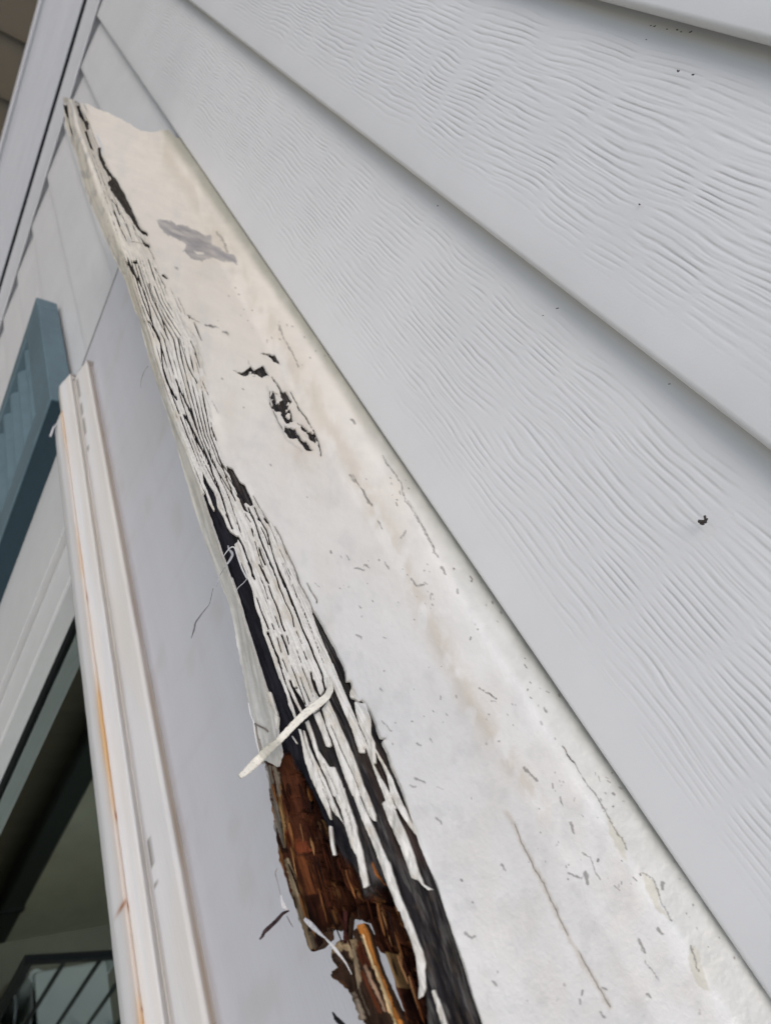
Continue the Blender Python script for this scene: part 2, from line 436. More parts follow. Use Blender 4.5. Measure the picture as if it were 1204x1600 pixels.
def col_strip(x, u):
    base = C3(WH) * (1 - .06 * fbm(x * 20, u * 2, 6)[..., None])
    k = (.55 + .45 * sstep(-.75, -.35, x)) * (.38 + .75 * sstep(.38, .62, fbm(x * 9, u * 0, 33)))
    rust = np.clip(np.exp(-((u - .95 - .12 * (fbm(x * 40, u * 0, 1) - .5)) / np.where(u > .95, .34, .9)) ** 2) * k * (.65 + .7 * fbm(x * 16, u * 0, 3)), 0, 1)
    base = base * (1 - rust[..., None] * (1 - C3((.95, .58, .26))))
    for xx, uu, rx, ru in ((onY(181, 1278, -.034)[0], .5, .004, .35), (onY(180, 1434, -.036)[0], 1.3, .002, .45), (onY(197, 1424, -.034)[0], .6, .003, .3), (onY(136, 935, -.034)[0], .4, .006, .3), (onY(221, 1578, -.034)[0], .4, .0012, .3)):
        d = np.exp(-((x - xx) / rx) ** 2 - ((u - uu) / ru) ** 2)
        base = base * (1 - np.clip(d, 0, 1)[..., None] * (1 - C3((.50, .20, .06))))
    return base
loft_lines('upper_bands', BOARD, mold, [((187, 800), (339, 1600), -.004), ((179, 800), (325, 1600), -.014), ((152, 800), (275, 1600), -.020),
    ((147, 800), (266, 1600), -.019), ((141, 800), (257, 1600), -.027), ((128, 800), (238, 1600), -.031), ((119, 800), (226, 1600), -.034), ((116, 800), (222, 1600), -.030)],
    -.885, 1.1, 700, col_mold, 5, .006)
loft_lines('lower_strip', BOARD, mold, [((121, 800), (229, 1600), -.0325), ((117, 800), (222, 1600), -.036), ((104, 800), (196, 1600), -.037), ((100.5, 800), (190.5, 1600), -.034), ((99, 800), (189, 1600), -.020)],
    -.825, 1.1, 700, col_strip, 5, .004)
# small bent nail and metal clip at the strip's end
pt = onY(88, 662, -.034)
MB().tube([onY(79, 682, -.045), onY(84, 668, -.042), onY(90, 661, -.036), onY(98, 668, -.03)], .0012, 8).build('bent_nail', METAL, mold, smooth=True)

# ------------------------------------------------------------------ window
win = empty('window', (-.6, .03, CZ - 1.6))
tag(win, 'window with pale frame and dark glass reflecting the porch, under the cream moulding', 'window')
def xr(px, y, py=950): return float(onY(px, py, y)[0])
ztop, zbot = CZ - .50, CZ - 2.0
xa = xr(50, -.002); xb = xr(71, .014); xc_ = xr(95, .010); xd = xr(103, .022); xe = xr(120, .030)
MB().box(-.915, xa, -.0022, .03, zbot, CZ - .45).build('jamb_casing', TRIM, win, .001)
MB().box(xa, xb, .016, .03, zbot, ztop).build('jamb_groove', TRIM, win)
MB().box(xb + .002, xc_, .006, .034, zbot, ztop).build('jamb_bead', TRIM, win, .003)
MB().box(xc_, xd, .030, .04, zbot, ztop).build('gasket', BLACK, win)
MB().box(xd, xe, .022, .05, zbot, ztop).build('sash', GREENV, win, .002)
gm, gn, gl, gb = newmat('window_glass')
gn.remove(gb)
fr = N(gn, 'ShaderNodeFresnel'); fr.inputs[0].default_value = 2.9
gg = N(gn, 'ShaderNodeBsdfGlossy'); gg.inputs['Roughness'].default_value = .01; gg.inputs[0].default_value = (.86, 1, .95, 1)
tr = N(gn, 'ShaderNodeBsdfTransparent'); tr.inputs[0].default_value = (.75, .85, .8, 1)
mxs = N(gn, 'ShaderNodeMixShader'); gl.new(fr.outputs[0], mxs.inputs[0]); gl.new(tr.outputs[0], mxs.inputs[1]); gl.new(gg.outputs[0], mxs.inputs[2])
gl.new(mxs.outputs[0], gn['Material Output'].inputs[0])
GY = .036
MB().box(xe - .004, 1.1, GY, GY + .004, zbot, ztop).build('glass_pane', gm, win)
MB().box(-.95, 1.1, .9, .95, zbot, ztop).box(-.95, -.93, .05, .9, zbot, ztop).box(-.95, 1.1, .05, .9, zbot - .02, zbot).box(-.95, 1.1, .05, .9, ztop, ztop + .02).box(1.08, 1.1, .05, .9, zbot, ztop).build('dark_interior', DARKR, win)

# ------------------------------------------------------------------ shutter
sh = empty('window_shutter', (-1.05, 0, CZ - 1.9))
tag(sh, 'blue-grey louvred shutter on the siding left of the window', 'shutter')
sx0, sx1, sz1, sz0, sy = -1.215, -.905, CZ - .512, CZ - 1.75, -.034
st_ = .052
MB().box(sx0, sx0 + st_ * .55, sy, -.002, sz0, sz1).build('stile', TEAL, sh, .002)
MB().box(sx1 - st_, sx1 - .002, sy, -.002, sz0, sz1).build('stile', TEAL, sh, .002)
MB().box(sx0 + st_ * .55, sx1 - st_, sy + .0004, -.002, sz1 - .062, sz1 - .0005).build('top_rail', TEAL, sh, .002)
MB().box(sx0 + st_ * .55, sx1 - st_, sy + .0004, -.002, sz0, sz0 + .09).build('bottom_rail', TEAL, sh, .002)
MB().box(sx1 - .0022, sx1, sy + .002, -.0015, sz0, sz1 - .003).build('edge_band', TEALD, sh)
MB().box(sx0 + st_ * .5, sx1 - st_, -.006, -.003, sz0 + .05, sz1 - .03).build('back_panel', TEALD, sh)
z = sz1 - .075
while z > sz0 + .1:
    MB().prism([(-.006, z + .009), (-.009, z + .013), (sy + .004, z - .008), (sy + .003, z - .012), (sy + .006, z - .014), (-.006, z + .004)], sx0 + st_ * .56, sx1 - st_ - .001).build('louver', TEAL, sh, .0006)
    z -= .043

# ------------------------------------------------------------------ porch below (seen in the window glass)
fl = MB().box(-7, 5, -7, .4, -.15, 0).build('patio', OLIVE); tag(fl, kind='structure')
LZ = CZ - 3.05
ld = MB().box(-1.34, 4, -2.2, .05, LZ - .2, LZ).build('landing', OLIVE); tag(ld, kind='structure')
ow = MB().box(-1.885, -1.83, -2.7, -.76, 0, CZ + .3).build('olive_wall', mat_plain('olive_render', (.50, .48, .36), .8, .12, 8, .001)); tag(ow, 'plain olive rendered wall panel beyond the dark downspout, mirrored in the glass', 'wall')
gr = MB().box(-60, 60, -90, 40, -.3, -.155).build('ground', mat_plain('gravel', (.30, .29, .26), .9, .3, 3, .02)); tag(gr, kind='structure')
lw = MB().box(-.95, 3, .055, .2, 0, CZ - 2.0).box(-4, -.95, .052, .2, 0, CZ - 1.6).build('lower_wall', TRIM); tag(lw, 'plain pale wall below the window and the shutter', 'wall')
def virt(px, py, z):      # point whose mirror image in the glass is seen at this pixel, at height z
    d = rays(px, py); t = (z - CZ) / d[2]; p = d * t + CAM
    return np.array([p[0], 2 * GY - p[1], z])
ds = empty('downspout', (-1.84, -.68, 0)); tag(ds, 'dark brown downspout on the tan wall, mirrored as a black diagonal band', 'downspout')
MB().box(-1.862, -1.80, -.745, -.64, 0.02, CZ + .4).build('pipe', mat_plain('dark_brown_metal', (.035, .040, .035), .5, .1, 30, 0), ds, .01)
MB().box(-1.866, -1.795, -.75, -.635, 1.9, 1.93).build('bracket', BLACK, ds, .002)
MB().box(-1.866, -1.795, -.75, -.635, .5, .53).build('bracket', BLACK, ds, .002)
rl = empty('porch_railing', (-.9, -.5, 0)); tag(rl, 'black metal railing mirrored in the lower window glass', 'railing')
zr = CZ - 2.15
A = virt(45, 1500, zr); B = virt(178, 1492, zr); dv = (B - A); dv /= np.linalg.norm(dv)
E_ = A + dv * .95; A0 = A
def bar(p, q, r):
    return MB().tube([tuple(p), tuple(q)], r, 4)
bar(A0 - dv * .012, E_, .013).build('top_rail', BLACK, rl)
bar(A0 - [0, 0, .75], E_ - [0, 0, .75], .010).build('bottom_rail', BLACK, rl)
MB().tube([tuple(A0), (A0[0], A0[1], LZ)], .015, 4).build('post', BLACK, rl)
for k in range(1, 9):
    p = A0 + dv * .095 * k
    MB().tube([tuple(p), (p[0], p[1], zr - .75)], .006, 4).build('baluster', BLACK, rl)
ch = empty('plastic_chair', (-1.2, -.6, 0)); tag(ch, 'white plastic garden chair behind the railing, mirrored in the glass', 'chair')
p = virt(168, 1606, LZ + .42); cx, cy = p[0], p[1]
MB().prism([(cy - .02, LZ + .40), (cy + .20, LZ + .42), (cy + .21, LZ + .44), (cy - .02, LZ + .425)], cx - .2, cx + .2).build('seat', PLASTIC, ch, .008)
arc = [(cx + .21 * math.sin(a), cy - .03 - .03 * math.cos(a), .80 + .09 * math.cos(a)) for a in np.linspace(-1.5, 1.5, 13)]
arc = [(a_0, b_0, c_0 + LZ) for a_0, b_0, c_0 in arc]
MB().tube(arc, .022, 8).build('backrest', PLASTIC, ch, smooth=True)
for s in (-1, 1):
    MB().tube([(cx + s * .19, cy + .2, LZ + .43), (cx + s * .2, cy + .22, LZ)], .022, 8, .015).build('leg', PLASTIC, ch)
    MB().tube([(cx + s * .20, cy - .03, LZ + .80), (cx + s * .2, cy - .05, LZ)], .022, 8, .015).build('leg', PLASTIC, ch)
for pxy, z, r, mt, nm, lb in (((20, 1575), .30, .055, PLASTIC, 'bucket', 'small white bucket left of the chair, mirrored in the glass'),
                           ((80, 1578), .22, .045, TEALP, 'flower_pot', 'teal flower pot behind the railing, mirrored in the glass'),
                           ((42, 1570), .34, .085, BROWNB, 'paper_bag', 'brown lumpy bag by the teal pot, mirrored in the glass')):
    p = virt(*pxy, z + LZ); e = empty(nm, (p[0], p[1], LZ)); tag(e, lb, nm.replace('_', ' '))
    MB().lathe([(0, .004), (r * .75, .004), (r, z), (r * 1.08, z), (r * 1.08, z - .02), (r * .95, z - .02), (r * .7, .03), (0, .03)], (p[0], p[1], LZ)).build('body', mt, e, smooth=False)
    MB().tube([(p[0] + r * math.cos(a), p[1], LZ + z - .01 + r * .8 * math.sin(a)) for a in np.linspace(0, math.pi, 9)], .004, 6).build('handle', METAL if mt is not TEALP else TEALP, e)

# ------------------------------------------------------------------ the rotten window cap
# the visible skin of the cap is rebuilt as real geometry: long edges traced in the photograph are given
# their own depth, the surface between them is interpolated, then peeled, cracked and rotted
ST = 1.25
ROW = np.arange(148, 1662, ST)
def edge(pts):
    p = np.array(pts, float); return np.interp(ROW, p[:, 1], p[:, 0])
def smooth1(a, s, ax=0):
    k = int(3 * s) + 1; w = np.exp(-.5 * (np.arange(-k, k + 1) / s) ** 2); w /= w.sum()
    return np.apply_along_axis(lambda v: np.convolve(np.pad(v, k, mode='edge'), w, 'valid'), ax, a)
SIL = [(98, 150), (102, 196), (120, 245), (134, 300), (154, 350), (177, 400), (192, 430), (217, 500), (245, 600), (273, 687), (299, 780), (321, 850), (359, 950), (373, 1029), (396, 1123), (411, 1209), (430, 1345), (464, 1450), (497, 1540), (524, 1620), (536, 1662)]
E0 = edge(SIL)
E1 = edge([(111, 150), (120, 196), (140, 250), (160, 315), (183, 370), (206, 430), (232, 520), (262, 620), (290, 700), (318, 776), (343, 850), (371, 935), (395, 1013), (418, 1080), (433, 1121), (441, 1173), (452, 1260), (470, 1345), (500, 1450), (535, 1540), (568, 1662)])
E2 = edge([(117, 148), (160, 255), (232, 385), (300, 540), (352, 680), (425, 830), (485, 955), (540, 1065), (590, 1150), (640, 1270), (690, 1400), (739, 1558), (757, 1605), (774, 1662)])
E3 = edge([(193, 148), (222, 203), (740, 1100), (1028, 1600), (1065, 1662)])
E4 = edge([(216, 148), (250, 207), (500, 562), (690, 900), (860, 1170), (1110, 1560), (1173, 1662)])
E5 = edge([(238, 148), (275, 200), (510, 540), (840, 1030), (1216, 1560), (1290, 1662)])
E5b = edge([(260, 148), (295, 200), (530, 540), (862, 1030), (1240, 1560), (1314, 1662)])
#EY = [-.109, -.1125, -.093, -.030, -.012, -.001, .006]
EE = [E0, E1, E2, E3, E4, E5, E5b]
for e in EE[2:]: e[:] = smooth1(e, 12)
E0s, E1s = smooth1(E0, 10), smooth1(E1, 14)
# extra line between the dished top and the wall: a soft roll of caulk
XL = E0 - 9
NC = int((E5b - XL).max() / ST) + 3
J = np.arange(NC) * ST
GX = XL[:, None] + J[None, :]; GYp = np.repeat(ROW[:, None], NC, 1)
q = np.zeros_like(GX)
for i in range(len(ROW)):
    ex = [E0s[i], E1s[i], E2[i], E3[i], (E3[i] + E4[i]) / 2, E4[i], E5[i], E5b[i]]; ey = [-.109, -.1125, -.093, -.030, -.0190, -.0050, .0042, .0125]
    d = rays(np.array(ex), np.full(8, ROW[i]))[:, 1]
    qe = d / (np.array(ey) + HC)
    # extend linearly to the left of the silhouette
    sl = (qe[1] - qe[0]) / max(ex[1] - ex[0], 4)
    q[i] = np.interp(GX[i], ex, qe)
    m = GX[i] < ex[0]; q[i][m] = qe[0] + 0 * (GX[i][m] - ex[0]) * sl
q = smooth1(q, 3.2, 1); q = smooth1(q, 5, 0)
wq = sstep(-10, 25, GX - E3[:, None]); q = q * (1 - wq) + smooth1(q, 11, 1) * wq
D = rays(GX, GYp); P = D / q[..., None] + CAM
# normals
du = np.gradient(P, axis=1); dv_ = np.gradient(P, axis=0)
NR = np.cross(dv_, du); NR /= np.linalg.norm(NR, axis=-1, keepdims=True) + 1e-12
flip = (np.einsum('ijk,ijk->ij', NR, CAM - P) < 0); NR[flip] *= -1
mmpx = np.linalg.norm(P[:, 1:] - P[:, :-1], axis=-1); mmpx = np.concatenate([mmpx, mmpx[:, -1:]], 1) / ST     # metres per photo pixel

# warped lookup coordinates give torn, irregular outlines
fz_ = 1 - .62 * sstep(-20, -35, GX - E2[:, None] - 45) * sstep(650, 760, GYp)
wxp = GX + 3.2 * fz_ * (fbm(GX / 9, GYp / 13, 1, 4) - .5); wyp = GYp + 4.5 * (fbm(GX / 8, GYp / 12, 2, 4) - .5)
def seg_dist(qx, qy, pts, closed=False):
    pts = list(pts); n = len(pts); dmin = np.full(qx.shape, 1e9)
    for i in range(n if closed else n - 1):
        (x0, y0), (x1, y1) = pts[i], pts[(i + 1) % n]
        ux, uy = x1 - x0, y1 - y0; L = ux * ux + uy * uy + 1e-9
        t = np.clip(((qx - x0) * ux + (qy - y0) * uy) / L, 0, 1)
        dmin = np.minimum(dmin, np.hypot(qx - x0 - t * ux, qy - y0 - t * uy))
    return dmin
def inpoly(qx, qy, pts):
    r = np.zeros(qx.shape, bool); n = len(pts)
    for i in range(n):
        (x0, y0), (x1, y1) = pts[i], pts[(i + 1) % n]
        if y0 == y1: continue
        c = ((y0 > qy) != (y1 > qy)) & (qx < (x1 - x0) * (qy - y0) / (y1 - y0) + x0); r ^= c
    return r
def sub(pts, pad):
    p = np.array(pts); i0 = max(0, int((p[:, 1].min() - pad - ROW[0]) / ST)); i1 = min(len(ROW), int((p[:, 1].max() + pad - ROW[0]) / ST) + 2)
    if i1 <= i0: return None
    xs0 = GX[i0:i1, 0]
    j0 = max(0, int((p[:, 0].min() - pad - xs0.max()) / ST)); j1 = min(NC, int((p[:, 0].max() + pad - xs0.min()) / ST) + 2)
    if j1 <= j0: return None
    return slice(i0, i1), slice(j0, j1)
FAR = 14.
def poly_field(F, pts, sign, warp=1.0):
    """sign=+1: add material inside pts, -1: remove it.  F is a signed distance in photo pixels (+ = material)"""
    s = sub(pts, 16)
    if s is None: return
    qx = GX[s] * (1 - warp) + wxp[s] * warp; qy = GYp[s] * (1 - warp) + wyp[s] * warp
    d = seg_dist(qx, qy, pts, True); d = np.minimum(np.where(inpoly(qx, qy, pts), d, -d), FAR)
    F[s] = np.maximum(F[s], d) if sign > 0 else np.minimum(F[s], -d)
def line_field(F, pts, w, warp=1.0, taper=True):
    s = sub(pts, 16)
    if s is None: return
    qx = GX[s] * (1 - warp) + wxp[s] * warp; qy = GYp[s] * (1 - warp) + wyp[s] * warp
    d = seg_dist(qx, qy, pts); ww = w * .5 * (.65 + .9 * fbm(GX[s] / 6, GYp[s] / 16, int(pts[0][0]) % 40))
    F[s] = np.minimum(F[s], np.minimum(d - ww, FAR))

ZA = zoomc(300, 700, 6.02); ZB = zoomc(340, 880, 6.02); ZC = zoomc(400, 1040, 6.02); ZD = zoomc(520, 1060, 6.02); ZE = zoomc(400, 1200, 6.02)
ZF = zoomc(540, 1220, 6.02); ZG = zoomc(400, 1400, 6.02); ZH = zoomc(580, 1400, 6.02); ZT = zoomc(100, 150, 7.525); ZU = zoomc(160, 330, 6.02); ZV = zoomc(200, 500, 6.02)
Z6 = zoomc(150, 500, 2.676)

# ---- where the board exists at all
ENDL = [(96, 150), (120, 157), (160, 172), (190, 186), (208, 196), (222, 204), (236, 207), (250, 203), (264, 202), (274, 214), (300, 216)]
endy = np.interp(GX, [p[0] for p in ENDL], [p[1] for p in ENDL])
S = np.minimum(np.minimum(GX - E0[:, None] + 1.6 * (fbm(GYp / 9, GYp * 0, 4) - .5) * 2, (E5b - 3)[:, None] - GX), (wyp - endy) * .9)
S = np.minimum(S, (1655 - GYp)); S = np.minimum(S, FAR)
S = np.minimum(S, GX - (98 + (GYp - 150) * .09))
HOLE1 = ZG((-700, 552), (400, 552), (440, 520), (500, 550), (540, 510), (585, 460), (580, 380), (640, 330), (650, 285), (700, 290), (745, 310), (800, 240), (822, 250), (820, 400), (740, 430), (680, 480), (645, 520), (650, 600), (690, 690), (650, 740), (700, 830), (740, 900), (790, 960), (830, 1050), (870, 1204), (960, 1600), (-700, 1600))
HOLE2 = ZG((850, 400), (862, 220), (880, 160), (915, 220), (945, 190), (935, 100), (960, 150), (980, 220), (1020, 245), (1050, 220), (1100, 350), (1100, 430), (1160, 525), (1193, 520), (1233, 620), (1293, 800), (1303, 870), (1383, 1085), (1390, 1140), (1383, 1140), (1323, 1040), (1263, 900), (1183, 730), (1123, 570), (1060, 350), (1010, 250), (930, 300), (880, 390))
poly_field(S, HOLE1, -1, 1.2); poly_field(S, HOLE2, -1, .8)

# ---- paint: + where paint is left
PF = np.full(GX.shape, FAR)
TB = edge([(118, 150), (140, 190), (156, 232), (170, 260), (190, 300), (205, 325), (222, 352), (238, 390), (252, 430), (268, 470), (288, 500), (312, 530), (316, 560), (322, 590), (330, 640), (336, 680), (352, 722), (380, 760), (412, 800), (430, 825), (449, 859), (468, 904), (486, 941), (519, 1014), (547, 1065), (560, 1097), (590, 1140), (606, 1176), (638, 1260), (668, 1351), (694, 1420), (713, 1475), (739, 1558), (753, 1600), (775, 1662)])
LB = edge([(113, 150), (125, 200), (150, 270), (168, 330), (182, 380), (192, 420), (200, 450), (214, 500), (232, 560), (255, 620), (285, 690), (318, 776), (343, 850), (371, 935), (395, 1013), (418, 1080), (441, 1173), (470, 1345), (535, 1540), (565, 1662)])
vv = (GX - LB[:, None]) / (TB - LB)[:, None]
# flow-following crack lines in the upper part
wv = vv + .014 * (fbm(GYp / 90, vv * 4, 11, 3) - .5) * 2
width_px = (TB - LB)[:, None]
for (nl, y0, y1, seed, amp) in ((12, 395, 800, 5, .78), (9, 760, 1075, 8, .22), (5, 165, 400, 14, .5)):
    ph = wv * nl + .24 * (fbm(GYp / 120, vv * 3, seed, 3) - .5)
    k = np.floor(ph); fr_ = np.abs(ph - k - .5) * width_px / nl
    wgt = fbm(GYp / 60 + k * 7.3, k * 3.1, seed + 3, 3)
    ww = amp * (np.clip((wgt - .27) * 7.0, -.6, 2.0)) * (.7 + .6 * vnoise(GYp / 7 + k * 3, k * 5.5, seed + 9))
    fade = np.minimum(sstep(y0 - 15, y0 + 15, GYp), 1 - sstep(y1 - 30, y1 + 10, GYp)) * sstep(.0, .06, vv) * (1 - sstep(.93, 1.02, vv))
    f = np.where(fade > .02, fr_ - ww * fade * .62 + (1 - fade) * 3, FAR)
    PF = np.minimum(PF, f)
cracks = [
 (ZA((100, 10), (150, 110), (190, 230), (260, 400), (300, 520), (340, 660), (380, 760)), 2.4), (ZA((160, 20), (200, 120), (250, 240), (300, 350), (350, 470), (400, 620), (460, 790)), 1.1),
 (ZA((230, 20), (260, 110), (310, 240), (370, 400), (410, 500)), 1.6), (ZA((500, 610), (550, 700)), 1.3), (ZA((530, 560), (590, 700), (640, 850), (700, 1000), (760, 1130), (780, 1200)), 2.0),
 (ZA((575, 450), (610, 520), (660, 600), (700, 680), (760, 800), (830, 960), (880, 1080), (930, 1200)), 1.1), (ZA((590, 560), (620, 640), (650, 690), (700, 780), (760, 1000), (830, 1200)), 1.8),
 (ZA((780, 745), (830, 830), (880, 960), (940, 1080), (990, 1200)), 2.1), (ZA((560, 760), (580, 830)), 1.8), (ZA((630, 940), (650, 1010), (690, 1100)), 2.1), (ZA((430, 830), (480, 920), (520, 1040), (560, 1130), (570, 1204)), 2.3),
 (ZA((650, 750), (690, 830), (720, 910)), 1.5), (ZA((590, 880), (640, 1050), (690, 1200)), 1.1), (ZA((690, 665), (712, 700)), 4), (ZA((625, 668), (640, 680)), 3),
 (ZB((290, 0), (320, 70), (350, 150)), 2.3), (ZB((390, 10), (430, 90), (480, 190)), 2.1), (ZB((400, 130), (440, 220), (475, 335)), 1.2), (ZB((480, 210), (520, 330), (560, 420), (580, 480), (600, 560), (630, 640)), 1.9),
 (ZB((490, 0), (540, 100), (580, 220), (640, 370), (700, 500), (720, 600)), 1.7), (ZB((550, 0), (610, 140), (680, 310), (740, 460), (790, 600), (850, 730), (920, 910), (950, 970), (990, 1060), (990, 1120), (1010, 1180)), 2.6),
 (ZB((620, 0), (700, 190), (800, 420), (880, 620), (960, 850), (1060, 1090)), .8), (ZB((700, 0), (740, 90), (770, 190), (830, 300), (890, 420)), 2.0), (ZB((370, 330), (420, 470), (480, 620)), 1.6),
 (ZB((470, 650), (520, 780), (570, 900), (600, 1020), (640, 1130), (660, 1204)), 2.8), (ZB((560, 700), (600, 840)), 1.6), (ZB((600, 670), (640, 770), (665, 860)), 2.4), (ZB((510, 570), (535, 630)), 1.6), (ZB((540, 500), (580, 600)), 1.2),
 (ZB((650, 680), (670, 760)), 1.2), (ZB((610, 900), (670, 1040), (720, 1150), (750, 1180)), 1.4), (ZB((745, 820), (790, 950)), 1.2), (ZB((810, 830), (840, 910)), 1.5), (ZB((740, 640), (790, 760)), 1.0), (ZB((770, 1070), (830, 1204)), 1.2),
 (ZB((840, 190), (880, 270), (930, 350), (930, 375)), 2.3),
 (ZT((155, 70), (200, 200), (240, 290), (270, 360)), 2.6), (ZT((262, 420), (290, 510), (350, 640)), 2.0), (ZT((240, 100), (280, 200)), .9), (ZT((570, 1220), (620, 1300), (660, 1400)), 1.6),
 (ZU((430, 340), (490, 450)), 1.2), (ZU((500, 540), (590, 720)), 1.1), (ZU((310, 580), (400, 770), (440, 900), (480, 1080), (540, 1204)), 1.7), (ZU((440, 680), (480, 800), (540, 960), (580, 1080), (620, 1204)), 1.3),
 (ZU((640, 730), (740, 960)), .9), (ZU((870, 1050), (930, 1204)), 1.2), (ZU((710, 820), (780, 980)), .9), (ZU((800, 975), (840, 1010), (910, 1045)), 1.2), (ZU((100, 0), (160, 130), (230, 290)), 1.2), (ZU((250, 290), (310, 285), (390, 310)), .9),
 (ZV((620, 20), (690, 190)), 1.5), (ZV((590, 200), (640, 320), (680, 450)), 1.5), (ZV((540, 370), (590, 480), (650, 590)), 1.5), (ZV((330, 450), (360, 560), (420, 680), (460, 750)), 2.4), (ZV((450, 560), (490, 660), (540, 750), (600, 900), (650, 1030)), 2.6),
 (ZV((530, 890), (600, 1020), (690, 1204)), 3.2), (ZV((700, 580), (760, 710)), 1.0), (ZV((780, 1010), (830, 1130)), 1.8), (ZV((790, 770), (850, 880)), .9), (ZV((200, 10), (250, 110), (310, 230), (330, 440)), 1.8), (ZV((480, 160), (520, 290), (560, 420)), 1.3)]
for p_, w_ in cracks: line_field(PF, p_, w_ * 1.05, .7)
darks = [
 ZA((100, 205), (140, 310), (200, 400), (230, 480), (240, 560), (290, 640), (330, 740), (380, 800), (430, 830), (430, 880), (400, 910), (420, 980), (500, 1210), (345, 1210), (260, 950), (180, 700), (95, 440), (125, 400), (110, 330)),
 ZA((320, 170), (385, 200), (410, 250), (450, 320), (500, 345), (520, 400), (560, 480), (575, 540), (545, 545), (510, 510), (490, 520), (530, 600), (490, 590), (440, 470), (400, 370), (350, 250)),
 ZB((90, -10), (225, -10), (270, 110), (330, 260), (350, 400), (400, 520), (430, 660), (490, 820), (550, 1000), (570, 1060), (615, 1215), (470, 1215), (400, 1010), (330, 800), (260, 560), (190, 330), (130, 130)),
 ZB((880, 420), (900, 430), (960, 530), (1050, 700), (1130, 840), (1204, 1010), (1215, 1215), (1180, 1190), (1080, 950), (990, 740), (920, 560)), ZB((845, 1025), (885, 1020), (900, 1110), (940, 1210), (900, 1210)),
 ZT((400, 610), (440, 615), (450, 700), (500, 830), (570, 920), (640, 1000), (690, 1110), (740, 1200), (800, 1320), (880, 1500), (830, 1480), (700, 1320), (620, 1200), (560, 1120), (520, 1010), (560, 980), (470, 850), (420, 740)),
 ZT((225, 280), (270, 290), (300, 380), (270, 400), (240, 340)), ZU((210, 0), (270, 0), (330, 100), (370, 170), (430, 200), (430, 240), (380, 220), (290, 110), (260, 60)),
 ZU((260, 110), (300, 150), (350, 240), (400, 330), (450, 340), (440, 310), (400, 290), (340, 220), (300, 140)), ZU((230, 410), (260, 480), (300, 560), (340, 680), (300, 600), (260, 560), (235, 500)), ZU((288, 460), (330, 465), (330, 495), (290, 490)),
 ZU((550, 600), (580, 585), (625, 640), (600, 645)), ZU((800, 970), (830, 990), (820, 1025)), ZU((1150, 1130), (1175, 1140), (1180, 1165)),
 Z6((690, 140), (745, 150), (765, 180), (735, 172)), Z6((580, 217), (630, 215), (645, 185), (665, 205), (700, 195), (720, 235), (690, 240), (660, 222), (620, 238)),
 Z6((735, 300), (750, 310), (760, 340), (780, 330), (775, 295), (800, 305), (812, 340), (800, 365), (822, 380), (828, 415), (800, 432), (770, 385), (745, 372), (733, 330)),
 Z6((790, 445), (830, 455), (850, 490), (880, 505), (905, 540), (880, 542), (845, 502), (810, 490), (788, 465)), Z6((842, 433), (870, 440), (885, 462), (866, 462)), Z6((875, 465), (910, 478), (922, 508), (895, 502))]
for p_ in darks: poly_field(PF, p_, -1, 2.6 if p_[0][0] > 360 and p_[0][1] < 700 else .9)
for p_, w_ in ((Z6((735, 240), (755, 265), (775, 300)), 1.4), (Z6((725, 300), (728, 350), (755, 410), (785, 470)), .8), (Z6((812, 300), (850, 370), (890, 430), (912, 470), (930, 510), (938, 565)), 1.0), (Z6((740, 300), (790, 330)), .8), (Z6((1070, 650), (1130, 740), (1155, 775)), .9)): line_field(PF, p_, w_, 1.0)
